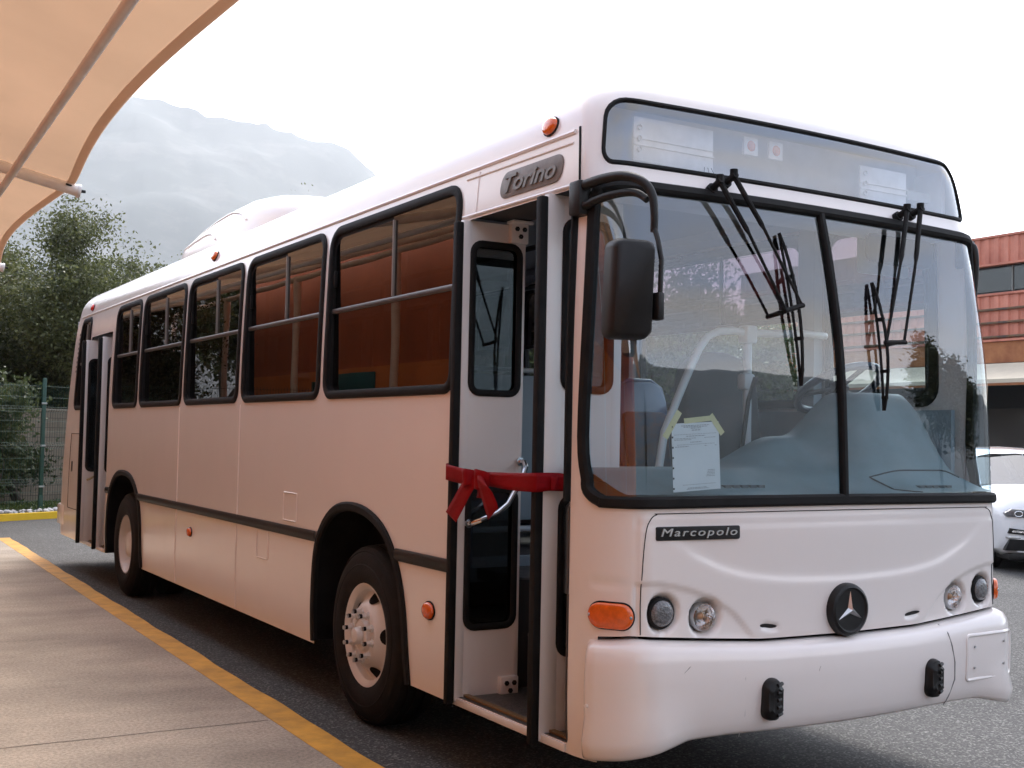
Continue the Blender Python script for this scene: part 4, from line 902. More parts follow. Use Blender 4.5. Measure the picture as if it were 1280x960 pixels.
yellow2=P('bright_yellow_paint',(.78,.50,.02),.6,var=.10,vs=3)
joint=P('joint_dark',(.10,.09,.08),.9)
S_=6000
mb=MB(); mb.add([(-S_,-S_,0),(S_,-S_,0),(S_,S_,0),(-S_,S_,0)],[(0,1,2,3)])
o=mb.build('ground',P('dry_ground',(.16,.145,.11),.95,var=.3,vs=.05),fix=False); tag(o,kind='structure')
# tarmac with its own patched tone and aggregate
am,at,ab=nodes('tarmac'); tc=at.nodes.new('ShaderNodeTexCoord')
def tn(s,d=5,r=.6):
    n=at.nodes.new('ShaderNodeTexNoise'); n.inputs['Scale'].default_value=s; n.inputs['Detail'].default_value=d; n.inputs['Roughness'].default_value=r; at.links.new(tc.outputs['Object'],n.inputs['Vector']); return n
n1=tn(.5,6); n2=tn(75,3,.7); cr1=at.nodes.new('ShaderNodeValToRGB'); e=cr1.color_ramp.elements; e[0].position=.3;e[1].position=.7; e[0].color=(.068,.066,.065,1); e[1].color=(.102,.099,.097,1); at.links.new(n1.outputs['Fac'],cr1.inputs[0])
cr2=at.nodes.new('ShaderNodeValToRGB'); e=cr2.color_ramp.elements; e[0].position=.38;e[1].position=.72; e[0].color=(.6,.6,.6,1); e[1].color=(1.5,1.5,1.48,1); at.links.new(n2.outputs['Fac'],cr2.inputs[0])
mx=at.nodes.new('ShaderNodeMix'); mx.data_type='RGBA'; mx.blend_type='MULTIPLY'; mx.inputs[0].default_value=1; at.links.new(cr1.outputs[0],mx.inputs[6]); at.links.new(cr2.outputs[0],mx.inputs[7]); at.links.new(mx.outputs[2],ab.inputs['Base Color'])
vo=at.nodes.new('ShaderNodeTexVoronoi'); vo.inputs['Scale'].default_value=85; at.links.new(tc.outputs['Object'],vo.inputs['Vector']); sx=at.nodes.new('ShaderNodeSeparateColor'); at.links.new(vo.outputs['Color'],sx.inputs[0])
cr3=at.nodes.new('ShaderNodeValToRGB'); e=cr3.color_ramp.elements; e[0].position=.0;e[1].position=1; e[0].color=(.45,.45,.45,1); e[1].color=(2.3,2.3,2.25,1); k_=cr3.color_ramp.elements.new(.72); k_.color=(.85,.85,.85,1); at.links.new(sx.outputs[0],cr3.inputs[0])
mx2=at.nodes.new('ShaderNodeMix'); mx2.data_type='RGBA'; mx2.blend_type='MULTIPLY'; mx2.inputs[0].default_value=1; at.links.new(mx.outputs[2],mx2.inputs[6]); at.links.new(cr3.outputs[0],mx2.inputs[7]); at.links.new(mx2.outputs[2],ab.inputs['Base Color'])
ab.inputs['Roughness'].default_value=.85; bp=at.nodes.new('ShaderNodeBump'); bp.inputs['Strength'].default_value=.7; bp.inputs['Distance'].default_value=.008; at.links.new(n2.outputs['Fac'],bp.inputs['Height']); at.links.new(bp.outputs[0],ab.inputs['Normal'])
mb=MB(); mb.add([(-60,-60,.004),(60,-60,.004),(60,60,.004),(-60,60,.004)],[(0,1,2,3)]); tag(mb.build('tarmac_road',am,fix=False),kind='structure')
# loading pavement with painted edge
PE=14.0
def pave(x0f,x1f,z0,z1,y0,y1,name,mat_,step=1.0):
    mb=MB(); ys=frange(y0,y1,step); vs=[]
    for y in ys: vs+=[(x0f(y),y,z0),(x1f(y),y,z0),(x1f(y),y,z1),(x0f(y),y,z1)]
    n=len(ys); fs=[(i*4+k,i*4+(k+1)%4,(i+1)*4+(k+1)%4,(i+1)*4+k) for i in range(n-1) for k in range(4)]+[(0,1,2,3),tuple(4*(n-1)+k for k in (3,2,1,0))]
    mb.add(vs,fs); return tag(mb.build(name,mat_),kind='structure')
pave(lambda y:-14,lambda y:skew(y)-.172,-.1,.120,-14,PE,'pavement',conc)
pave(lambda y:skew(y)-.170,lambda y:skew(y)+.006*math.sin(y*3.1)+.004*math.sin(y*7.7),-.1,.121,-14,PE,'pavement_kerb',yellow,.12)
mb=MB()
for a,b in (((-14,2.62),(-.575,2.255)),):
    A=Vector((a[0],a[1],.1205));B=Vector((b[0],b[1],.1205)); pts=[A.lerp(B,k/60)+Vector((0,random.uniform(-.006,.006),0)) for k in range(61)]; vs=[];fs=[]
    for q in pts: vs+=[q+Vector((0,-.004,.001)),q+Vector((0,.004,.001))]
    for i in range(60): fs.append((2*i,2*i+2,2*i+3,2*i+1))
    mb.add(vs,fs)
tag(mb.build('pavement_joint',joint),kind='structure')
# far kerb, gravel strip, verge
d_=Vector((.89,.456,0)).normalized(); nn=Vector((-d_.y,d_.x,0)); K0=Vector((.245,18.6,0))
def strip(a0,a1,b0,b1,z0,z1,name,mat_,bev=0):
    mb=MB(); q=[K0+d_*s+nn*t for s,t in ((a0,b0),(a1,b0),(a1,b1),(a0,b1))]; vs=[(p.x,p.y,z0) for p in q]+[(p.x,p.y,z1) for p in q]
    mb.add(vs,[(3,2,1,0),(4,5,6,7),(0,1,5,4),(1,2,6,5),(2,3,7,6),(3,0,4,7)]); return tag(mb.build(name,mat_),kind='structure')
strip(-14,26,0,.16,-.05,.125,'far_kerb',yellow2)
strip(-14,26,.16,60,-.05,.06,'verge',P('verge_soil',(.075,.06,.04),.95,var=.4,vs=1.5,bump=1,bs=20))
# pebble strip
gm=P('white_pebble',(.60,.60,.60),.8,var=.2,vs=30)
def scatter_quads(name,N,fn,size,mats,kind=None,parent=None,aspect=.55,flat=False,seed=1):
    rg=np.random.default_rng(seed); c=fn(rg,N); n=len(c)
    a=rg.normal(size=(n,3)); a/=np.linalg.norm(a,axis=1)[:,None]
    b=rg.normal(size=(n,3)); b-=a*(a*b).sum(1)[:,None]; b/=np.linalg.norm(b,axis=1)[:,None]
    s=size*rg.uniform(.6,1.3,n)[:,None]; nrm_=np.cross(a,b)
    V=np.stack([c-a*s,c+b*s*aspect*.9+nrm_*s*.12,c+a*s,c-b*s*aspect*.9+nrm_*s*.12],1).reshape(-1,3)
    me=bpy.data.meshes.new(name); me.vertices.add(4*n); me.vertices.foreach_set('co',V.ravel()); me.loops.add(4*n); me.loops.foreach_set('vertex_index',np.arange(4*n)); me.polygons.add(n); me.polygons.foreach_set('loop_start',np.arange(0,4*n,4)); me.polygons.foreach_set('loop_total',np.full(n,4)); me.update(); me.materials.append(mats)
    o=bpy.data.objects.new(name,me); C.objects.link(o)
    if parent is not None: o.parent=parent; 
    if kind: tag(o,kind=kind)
    return o
mb=MB(); rg=random.Random(5)
for k in range(900):
    s=rg.uniform(-8,14); t=rg.uniform(.17,.55); p=K0+d_*s+nn*t; r=rg.uniform(.03,.055); z=.06+.09*math.sin((t-.17)/.38*PI)
    bm=bmesh.new(); bmesh.ops.create_icosphere(bm,subdivisions=1,radius=r,matrix=Matrix.Translation((p.x,p.y,z))@Matrix.Diagonal((1,rg.uniform(.7,1.2),.75,1))); mb.bm(bm)
tag(mb.build('white_pebbles',gm),label='row of white pebbles between yellow kerb and green fence',kind='stuff')
grassm=LEAF('grass_blades',(.05,.09,.02),(.12,.16,.04),.3)
def gfn(rg,N):
    s=rg.uniform(-10,20,N); t=rg.uniform(.55,2.6,N); p=np.array(K0)[None]+np.outer(s,np.array(d_))+np.outer(t,np.array(nn)); p[:,2]=.06+rg.uniform(0,.12,N); return p
tag(scatter_quads('grass',26000,gfn,.06,grassm,aspect=.25),label='strip of short green grass behind the fence',kind='stuff')
# ============================================================ green mesh fence
green=P('green_fence_paint',(.010,.055,.036),.5,var=.15,vs=3)
F0=K0+nn*.62
fence=thing('mesh_fence',(F0.x,F0.y,.06),'dark green welded wire fence with square posts behind the yellow kerb','fence')
PS=2.35
for i in range(-4,9):
    s=1.27+PS*i; p=F0+d_*s
    mb=MB(); mb.box(p.x-.035,p.x+.035,p.y-.035,p.y+.035,.05,2.62,.006); mb.box(p.x-.042,p.x+.042,p.y-.042,p.y+.042,.05,.40,.004); po=mb.build('post',green,fence)
    mb=MB()
    for z in (.55,1.32,2.12): mb.box(p.x-.05,p.x+.05,p.y-.055,p.y-.03,z,z+.035,.004)
    mb.build('clamp',P('clamp_zinc',(.35,.38,.36),.4,.6) if 'clamp_zinc' not in bpy.data.materials else bpy.data.materials['clamp_zinc'],po)
    a=p+d_*.04; L=PS-.08; mb=MB()
    zf=[.14,.62,.70,1.30,1.38,1.98,2.06,2.46]; bends=[.14,.66,1.34,2.02]
    def off(z): return -.045*max(0,1-min(abs(z-b) for b in (.66,1.34,2.02))/.05)
    nz=[.12,.61,.66,.71,1.29,1.34,1.39,1.97,2.02,2.07,2.50]
    k=0.0
    while k<L:
        q=a+d_*k; mb.tube([q+nn*off(z)+Vector((0,0,z)) for z in nz],.003,4,cap=False); k+=.055
    for z in (.14,.30,.46,.61,.66,.71,.9,1.1,1.29,1.34,1.39,1.6,1.8,1.97,2.02,2.07,2.25,2.46):
        mb.tube([a+nn*off(z)+Vector((0,0,z)),a+d_*L+nn*off(z)+Vector((0,0,z))],.0032,4,cap=False)
    mb.build('wire_panel',green,fence)
# block wall behind
bk,bt,bb=nodes('concrete_block'); tc_=bt.nodes.new('ShaderNodeTexCoord'); br=bt.nodes.new('ShaderNodeTexBrick'); br.inputs['Scale'].default_value=1; br.inputs['Brick Width'].default_value=.42; br.inputs['Row Height'].default_value=.21; br.inputs['Mortar Size'].default_value=.008
br.inputs['Color1'].default_value=(.27,.22,.165,1); br.inputs['Color2'].default_value=(.22,.18,.135,1); br.inputs['Mortar'].default_value=(.12,.10,.08,1)
mp_=bt.nodes.new('ShaderNodeMapping'); mp_.inputs['Rotation'].default_value=(R(90),0,0); bt.links.new(tc_.outputs['Object'],mp_.inputs[0]); bt.links.new(mp_.outputs[0],br.inputs['Vector']); bt.links.new(br.outputs['Color'],bb.inputs['Base Color']); bb.inputs['Roughness'].default_value=.9
mb=MB(); mb.box(-14,22,-.1,.1,0,2.02); mb.box(-14,22,-.13,.13,2.023,2.09,.01); bw=mb.build('block_wall',bk); W0=K0+nn*3.6; bw.rotation_euler=(0,0,math.atan2(d_.y,d_.x)); c_=W0+d_*4; bw.location=(c_.x,c_.y,1.05)
tag(bw,'tan concrete block wall in shade behind the green fence','wall')
# ============================================================ vegetation
bark=P('bark',(.06,.048,.038),.95,var=.35,vs=9,bump=1,bs=30)
def tree(name,label,loc,H,Rad,nleaf,ls,seed,lm,th=.28,group='trees behind the fence',sig=.34,flatten=.75,cat='tree',trunk_r=.13,droop=0.0):
    rg=random.Random(seed); T=thing(name,loc,label,cat,group); mb=MB(); tips=[]
    def grow(p,d,L,r,dep):
        pts=[p]; q=p.copy(); dd=d.copy()
        for k in range(4):
            dd=(dd+Vector((rg.gauss(0,.16),rg.gauss(0,.16),rg.gauss(0,.12)+.03-droop*dep*.05))).normalized(); q=q+dd*L/4; pts.append(q.copy())
        mb.tube(pts,[r*(1-.13*k) for k in range(5)],7 if dep<2 else 4,cap=False)
        if dep>=2: tips.append((pts[2],dep)); tips.append((pts[4],dep))
        if dep<4:
            n=rg.randint(3,4) if dep<3 else rg.randint(2,3)
            for k in range(n):
                a=rg.uniform(0,2*PI); sp=rg.uniform(.45,1.0); o_=dd.orthogonal().normalized(); o_.rotate(__import__('mathutils').Quaternion(dd,a)); nd=(dd+o_*sp+Vector((0,0,.12))).normalized()
                grow(pts[rg.choice((2,3,4,4))],nd,L*rg.uniform(.6,.82),r*.5*rg.uniform(.8,1.1),dep+1)
    for k in range(rg.randint(1,2)):
        grow(Vector((rg.uniform(-.2,.2),rg.uniform(-.2,.2),0)),Vector((rg.uniform(-.15,.15),rg.uniform(-.15,.15),1)).normalized(),H*th,trunk_r,0)
    P_=np.array([t[0] for t in tips]); zmax=P_[:,2].max(); f=H/zmax*.93; rr=np.percentile(np.hypot(P_[:,0],P_[:,1]),92); g=Rad/rr
    scale=np.array([g,g,f]); mb.v=[tuple(np.array(v)*scale) for v in mb.v]; P_=P_*scale
    tr_=mb.build('trunk',bark,T,smooth=60); 
    tr_.location=tr_.location+Vector(loc); 
    def fn(rgn,N):
        i=rgn.integers(0,len(P_),N); w_=rgn.uniform(.4,1.0,len(P_)); c=P_[i]+rgn.normal(size=(N,3))*np.array([sig,sig,sig*flatten])*w_[i][:,None]; c=c[c[:,2]>.25]; return c
    cr_=scatter_quads('crown',nleaf,fn,ls,lm,parent=T,seed=seed); return T
leaf1=LEAF('oak_leaves',(.040,.052,.015),(.17,.185,.065)); leaf2=LEAF('pale_leaves',(.05,.075,.025),(.13,.15,.06)); leaf3=LEAF('dark_leaves',(.022,.032,.010),(.085,.10,.034)); leaf4=LEAF('feathery_leaves',(.09,.11,.035),(.20,.21,.09),.5)
tree('oak_tree','broad dark evergreen oak behind the fence, at the left edge below the canopy tip',(-1.4,24.6,0),7.6,3.6,85000,.043,11,leaf1)
tree('oak_tree','rounded oak just behind the rear of the bus, its crown rising above the roof line',(2.6,25.2,0),7.5,2.9,85000,.043,23,leaf1)
tree('oak_tree','darkest low oak filling the shade between the two taller oaks',(.4,27.6,0),6.6,3.6,50000,.052,31,leaf3)
tree('oak_tree','oak furthest back, rightmost of the oak crowns above the bus tail',(3.5,30.5,0),7.3,2.7,36000,.055,37,leaf1)
tree('leaning_shrub','pale leafy shrub leaning over the green fence at the left edge',(.38,20.45,0),3.0,.9,7000,.055,41,leaf2,th=.34,group='shrubs along the fence',cat='shrub',trunk_r=.03,sig=.2)
for k,(x,y,h,lb) in enumerate(((-3.2,25.9,4.6,'dense dark laurel behind the block wall, leftmost below the canopy'),(-.6,26.4,4.6,'dense dark laurel filling the gap between block wall and oak crown'),(1.8,27.4,4.9,'dense dark laurel behind the block wall, just left of the bus tail'),(4.6,29.2,4.8,'dense dark laurel hidden low behind the bus tail'))):
    tree('laurel',lb,(x,y,0),h,2.1,24000,.06,150+k,leaf3,th=.16,group='laurels behind the block wall',sig=.42,flatten=1.0,trunk_r=.06)
for k,(s,t,h) in enumerate(((-3.4,2.5,1.15),(-1.2,2.6,1.05),(.5,2.5,1.2),(2.3,2.6,1.1))):
    p=K0+d_*s+nn*t; tree('hedge_shrub',['dark rounded hedge shrub furthest left before the block wall','dark hedge shrub left of the green post, before the block wall','dark hedge shrub directly behind the green post','dark hedge shrub hidden low behind the bus tail'][k],(p.x,p.y,.05),h+.25,.95,4500,.05,60+k,leaf3,th=.2,group='hedge before the block wall',cat='shrub',trunk_r=.03,sig=.25)
tree('feathery_tree','pale feathery tree top beyond the bus roof, just right of the oak',(12.9,55,0),11.3,1.4,3600,.07,71,leaf4,group='feathery trees beyond the bus',sig=.4)
tree('feathery_tree','thin feathery tree top peeking above the roof air conditioner',(19.4,55,0),15.9,.8,2600,.07,77,leaf4,group='feathery trees beyond the bus',sig=.3)
for k,(x,y,h,r_,lb) in enumerate(((8.5,23,6.6,2.8,'green tree seen through the left half of the windscreen, nearest the bus tail'),(12.5,26,7.6,3.0,'green tree seen through the windscreen beside the white grab rail'),(16.0,23,7.2,2.8,'green tree seen through the windscreen behind the driver seat'),(20.5,28.5,7.2,3.2,'green tree seen through the windscreen left of the red containers'),(19.5,24.0,6.0,3.6,'low broad green tree before the red containers, seen through the centre of the windscreen'),(24.0,29.0,6.6,3.6,'low broad green tree between the park trees and the red containers'))):
    tree('park_tree',lb,(x,y,0),h,r_+.5,26000,.085,90+k,leaf2,group='trees seen through the bus',th=.16,sig=.55,flatten=.95)
for k,(x,y,h,r_,lm,lb) in enumerate(((19.5,-11.5,8.5,.9,leaf3,'narrow dark cypress mirrored in the right windscreen pane'),(22.5,-12.0,7.5,.85,leaf3,'shorter narrow cypress mirrored beside the taller one'),(4,-30,6.5,3.0,leaf1,'round tree mirrored low in the windscreen'))):
    tree('cypress' if k<2 else 'park_tree',lb,(x,y,0),h,r_,9000,.12,170+k,lm,group='trees mirrored in the windscreen')
# ============================================================ tensile canopy
fab=FABRIC('canopy_fabric',(.62,.40,.25)); pipem=P('white_pipe',(.84,.80,.76),.4,var=.08,vs=5); hem=FABRIC('canopy_hem',(.76,.60,.48))
can=thing('shade_canopy',(-4.3,5.3,.12),'tan tensile fabric canopy on white pipes over the pavement beside the bus','canopy')
TS=5.03; tipx=lambda y:-1.127+.0298*(y-5.3); tipz=3.50
def cfn(u,k):
    """u 0..1 along a bay, k 0..1 from road edge to ridge"""
    return None
def canopy_z(dx): return tipz+.21*dx
TY=[-9.7,-4.7,.30,5.30,10.33,15.36,20.4,25.4,30.4]
for y0,y1_ in zip(TY[:-1],TY[1:]):
    mb=MB(); N=28; M_=24; vs=[]
    for a in range(N+1):
        t=a/N; y=y0+t*(y1_-y0); s=4*t*(1-t); xe=tipx(y)-.14*s**1.3; xb=-6.30+.10*s**.8
        for b in range(M_+1):
            k=b/M_; x=xe+(xb-xe)*k; dx=max(0,tipx(y)-x); z=tipz+.21*dx+.02*dx*dx-.05*s*(1-k)+.06*s*math.sin(PI*k)
            vs.append((x,y,z+.03))
    fs=[(a*(M_+1)+b,(a+1)*(M_+1)+b,(a+1)*(M_+1)+b+1,a*(M_+1)+b+1) for a in range(N) for b in range(M_)]
    mb.add(vs,fs); fo=mb.build('fabric_panel',fab,can,smooth=80,fix=False)
    mb=MB(); hv=[]
    for a in range(N+1):
        p=Vector(vs[a*(M_+1)]); q=Vector(vs[a*(M_+1)+1]); d=(q-p).normalized(); hv+=[p+Vector((0,0,-.006)),p+d*.06+Vector((0,0,-.006))]
    mb.add(hv,[(2*a,2*a+2,2*a+3,2*a+1) for a in range(N)]); mb.build('hem',hem,fo,smooth=80,fix=False)
for y in TY:
    x0=tipx(y); mb=MB(); pts=[]
    for k in range(14):
        x=x0+.03-k*(5.15/13); dx=max(0,x0-x); pts.append((x,y,tipz+.21*dx+.02*dx*dx-.02))
    mb.tube(pts,.045,12); arm=mb.build('arm',pipem,can)
    mb=MB(); q=Vector(pts[0]); mb.tube([q+Vector((-.01,0,0)),q+Vector((.012,0,-.003))],.052,14); mb.build('end_cap',P('cap_white',(.7,.68,.66),.4) if 'cap_white' not in bpy.data.materials else bpy.data.materials['cap_white'],arm)
    mb=MB(); 
    for a in (-.6,.6): mb.tube([q+Vector((.0,0,.02)),q+Vector((-.10,a*.10,.03))],.008,6)
    mb.tube([q+Vector((.02,0,.0)),q+Vector((.05,.0,.0))],.012,6); mb.build('shackle',darkplastic,arm)
    mb=MB(); mb.tube([(-6.25,y,.1),(-6.25,y,5.06)],.08,16); mb.build('column',pipem,can)
mb=MB(); mb.tube([(-1.62+.0245*(y-5.3),y,3.455) for y in frange(-10,30,2)],.027,12); mb.build('purlin',pipem,can)
mb=MB(); mb.tube([(-6.25,-10,5.02),(-6.25,35,5.02)],.06,12); mb.build('purlin',pipem,can)
# ============================================================ container buildings
def container_block(name,x,y0,y1,z0,z1,mat_,par,face=-1,pitch=.36,dep=.05):
    mb=MB(); ys=[];off=[]; y=y0
    while y<y1-1e-3:
        for a,o_ in ((0,0),(.30,0),(.42,1),(.78,1),(.9,0)):
            if y+a*pitch<y1: ys.append(y+a*pitch); off.append(o_*dep)
        y+=pitch
    ys.append(y1); off.append(0); vs=[];N=len(ys)
    for yy,o_ in zip(ys,off): vs+=[(x+face*(-o_),yy,z0),(x+face*(-o_),yy,z1),(x-face*2.4,yy,z1),(x-face*2.4,yy,z0)]
    fs=[(4*i+k,4*i+(k+1)%4,4*i+4+(k+1)%4,4*i+4+k) for i in range(N-1) for k in range(4)]+[(0,1,2,3),tuple(4*(N-1)+k for k in (3,2,1,0))]
    mb.add(vs,fs); b=mb.build(name,mat_,par,smooth=20)
    mb=MB(); e=.012
    for z in (z0,z1): mb.box(x-.05 if face<0 else x-.03,x+.03 if face<0 else x+.05,y0,y1,z-.07 if z==z1 else z,z if z==z1 else z+.07)
    mb.build('rail',mat_,b); return b
contm=P('container_red',(.52,.165,.11),.6,var=.2,vs=.9,bump=.15,bs=8,col2=(.66,.25,.17),detail=9); contrust=P('container_rust',(.34,.11,.04),.7,var=.3,vs=2,col2=(.40,.16,.06))
stripm=P('strip_dark_rust',(.05,.035,.03),.6,col2=(.16,.08,.03),vs=3)
cream=P('cream_awning',(.62,.56,.44),.7,var=.06,vs=2); bandm=GLASS('dark_band_glass',(.10,.10,.09),f0=.05); shopdark=P('shopfront_dark',(.035,.04,.048),.35)
cb=thing('container_building',(31,16,0),'two storey building of red shipping containers above a cream awning, right of the bus','building')
X0=30.0
container_block('container',X0,2,32.5,7.52,8.50,contm,cb)
container_block('container',X0,2,32.5,5.05,6.62,contm,cb)
mb=MB(); mb.box(X0+.02,X0+2.3,2.1,32.4,4.36,5.04); mb.build('rusty_beam',contrust,cb)
mb=MB(); mb.box(X0+.25,X0+2.4,2.0,32.5,6.63,7.51); mb.build('window_wall',shopdark,cb)
for k in range(12):
    y=2.3+2.52*k; mb=MB(); mb.box(X0+.17,X0+.19,y,y+2.44,6.70,7.44); wn=mb.build('window',bandm,cb); mb=MB(); mb.box(X0+.14,X0+.22,y-.05,y,6.66,7.48); mb.build('frame',P('band_frame',(.16,.16,.15),.5) if 'band_frame' not in bpy.data.materials else bpy.data.materials['band_frame'],wn)
for z in (5.16,5.62,6.05): 
    mb=MB(); mb.box(X0-.09,X0-.005,2,32.5,z,z+.07,.006); mb.build('guard_strip',stripm,cb)
mb=MB(); mb.prism([(X0-2.2,3.58),(X0-2.2,3.70),(X0-.02,4.34),(X0-.02,4.24)],lambda a,b,d:Vector((a,d,b)),2,32.5); aw=mb.build('awning',cream,cb)
mb=MB(); mb.box(X0-2.23,X0-2.16,2,32.5,3.50,3.575); mb.build('awning_rail',contrust,aw)
mb=MB(); mb.box(X0+.3,X0+2.4,2,32.5,0,4.35); mb.build('shopfront',shopdark,cb)
for k in range(9):
    y=3+3.2*k; mb=MB(); mb.box(X0+.24,X0+.29,y,y+2.2,.9,2.9,.01); wn=mb.build('shop_window',P('shop_pane',(.10,.09,.085),.2) if 'shop_pane' not in bpy.data.materials else bpy.data.materials['shop_pane'],cb); mb=MB(); mb.box(X0+.20,X0+.285,y-.12,y,.3,3.1,.01); mb.build('frame',shopdark,wn)
# hall on the far side of the pavement (seen mirrored in the bus windows)
hall=thing('red_hall',(-8,8,0),'long brick red hall mirrored in the bus side windows','building')
hallm=P('hall_red',(.56,.165,.07),.7,var=.12,vs=.8); hall_lit=P('hall_orange_lit',(.86,.30,.09),.7,var=.1,vs=.8)  # lower wall's orange paints in the light it catches below the shaded top
mb=MB(); mb.box(-12,-6.62,-12,25.5,3.0,6.2); mb.build('upper_wall',hallm,hall)
mb=MB(); mb.box(-12,-6.60,-12,25.5,0,3.0); mb.build('lower_wall',hall_lit,hall)
mb=MB(); mb.box(-12.2,-6.45,-12.2,25.7,6.2,6.35); mb.build('roof',pipem,hall)
mb=MB(); mb.box(-6.60,-6.55,16.95,19.2,2.2,2.9,.02); mb.build('teal_panel',P('teal_panel_paint',(.02,.17,.22),.5),hall)
for k,(x,y) in enumerate(((-10,38),(-5.5,41),(-13,44))): tree('oak_tree',['dark oak mirrored in the rear bus windows','tall dark oak mirrored beside the red hall end','dark oak mirrored furthest back in the windows'][k],(x,y,0),8,3.6,9000,.13,120+k,leaf3)
# ============================================================ parked cars
carw=P('car_white_paint',(.80,.80,.81),.18,coat=1); carg=P('car_grey_paint',(.20,.19,.22),.22,coat=1); carglass=GLASS('car_glass',(.10,.12,.12),f0=.14); chromeT=chrome
def suv(name,label,loc,rot,paint):
    T=thing(name,(0,0,0),label,'car','cars parked beyond the bus')
    # stations along y (front = -): y, half width, bottom, sill(shoulder), deck height, deck half width
    st=[(-2.30,.62,.42,.70,.74,.50),(-2.27,.80,.28,.74,.86,.62),(-2.15,.90,.24,.80,1.00,.70),(-1.95,.945,.22,.88,1.05,.74),(-1.5,.955,.22,.93,1.09,.76),(-1.0,.955,.22,.96,1.13,.78),(-.75,.955,.22,.97,1.15,.78),(.0,.955,.22,.99,1.16,.80),(1.2,.955,.24,1.02,1.18,.80),(1.9,.94,.28,1.05,1.18,.80),(2.25,.90,.36,1.0,1.10,.78),(2.33,.80,.45,.9,1.0,.70)]
    mb=MB(); vs=[];fs=[]
    for (y,hw,b,s,d,dw) in st:
        half=[(0,b),(hw*.86,b),(hw*.97,b+.08),(hw*.985,(b+s)/2-.06),(hw,(b+s)/2+.06),(hw*.985,s-.02),(hw*.95,s+.04),(dw+.02,d-.02),(dw*.7,d+.01),(0,d+.025)]
        ring=[(x,z) for x,z in half]+[(-x,z) for x,z in half[-2:0:-1]]; vs+=[(x,y,z) for x,z in ring]
    K=18
    for i in range(len(st)-1):
        for k in range(K): l=(k+1)%K; fs.append((i*K+k,i*K+l,(i+1)*K+l,(i+1)*K+k))
    fs.append(tuple(range(K))); fs.append(tuple((len(st)-1)*K+k for k in range(K)))
    mb.add(vs,fs); body=mb.build('body',paint,T,smooth=40)
    # roof and pillars
    rf=[(-.22,.60,1.55),(.0,.62,1.60),(.5,.63,1.645),(1.1,.62,1.635),(1.7,.60,1.60),(2.0,.57,1.55)]
    mb=MB(); vs=[];fs=[]
    for y,hw,z in rf:
        for x,dz in ((-1,-.05),(-.93,-.01),(-.6,.022),(0,.035),(.6,.022),(.93,-.01),(1,-.05)): vs.append((x*hw,y,z+dz))
    for i in range(len(rf)-1):
        for k in range(6): fs.append((i*7+k,i*7+k+1,(i+1)*7+k+1,(i+1)*7+k))
    mb.add(vs,fs); ro=mb.build('roof',paint,T,smooth=50)
    for s in (-1,1):
        for pts,r in ((((s*.78,-.98,1.12),(s*.70,-.55,1.38),(s*.60,-.2,1.52)),.032),(((s*.80,.25,1.16),(s*.625,.3,1.57)),.03),(((s*.80,1.35,1.18),(s*.60,1.30,1.57)),.03),(((s*.80,2.1,1.12),(s*.57,1.98,1.52)),.05)):
            mb=MB(); mb.tube(pts,r,8); mb.build('pillar',paint,T)
    mb=MB(); mb.add([(-.76,-1.0,1.13),(.76,-1.0,1.13),(.585,-.2,1.53),(-.585,-.2,1.53),(0,-1.07,1.14),(0,-.24,1.56)],[(0,4,5,3),(4,1,2,5)]); mb.build('windscreen',carglass,T)
    for s in (-1,1):
        mb=MB(); mb.add([(s*.79,-.95,1.14),(s*.81,2.05,1.16),(s*.575,1.95,1.53),(s*.61,-.2,1.55)],[(0,1,2,3)]); mb.build('side_window',carglass,T)
    mb=MB(); mb.add([(-.76,2.12,1.14),(.76,2.12,1.14),(.55,1.98,1.53),(-.55,1.98,1.53)],[(0,1,2,3)]); mb.build('rear_window',carglass,T)
    mb=MB(); mb.box(-.7,.7,-.9,2.0,.5,1.1); mb.build('cabin',P('car_cabin',(.05,.05,.05),.8) if 'car_cabin' not in bpy.data.materials else bpy.data.materials['car_cabin'],T)
    # face
    for s in (-1,1):
        po=[(.40,.725),(.84,.755),(.86,.80),(.78,.855),(.42,.835)]
        mb=MB(); mb.prism([(s*a,b) for a,b in po],lambda a,b,d:Vector((a,-2.335+.30*max(0,abs(a)-.5)**1.6+d,b)),-.01,.10,.008); hl=mb.build('headlight',lampdark,T)
        for u in (.52,.70):
            mb=MB(); mb.tube([(s*(u+.052*math.cos(t)),-2.348+.30*max(0,u-.5)**1.6,.79+.036*math.sin(t)) for t in [2*PI*k/16 for k in range(16)]],.008,6,closed=True); mb.build('lamp_ring',reflector,hl)
        mb=MB(); mb.prism([(s*a,b) for a,b in ((.46,.50),(.82,.53),(.80,.60),(.50,.565))],lambda a,b,d:Vector((a,-2.335+.30*max(0,abs(a)-.5)**1.6+d,b)),-.005,.10,.006); fg=mb.build('fog_lamp_slot',darkplastic,T)
        mb=MB(); mb.prism([(s*a,b) for a,b in ((.53,.53),(.78,.548),(.77,.575),(.55,.558))],lambda a,b,d:Vector((a,-2.346+.30*max(0,abs(a)-.5)**1.6+d,b)),-.004,.004); mb.build('fog_lamp',reflector,fg)
        mb=MB(); mb.prism(rrect(.05 if s>0 else -.33,.62,.33 if s>0 else -.05,.84,.05,4),lambda a,b,d:Vector((a,-2.335+d,b)),-.01,.06,.008); gr_=mb.build('grille',chrome,T)
        mb=MB(); mb.prism(rrect(.07 if s>0 else -.31,.64,.31 if s>0 else -.07,.82,.04,4),lambda a,b,d:Vector((a,-2.349+d,b)),0,.003); mb.build('grille_slats',darkplastic,gr_)
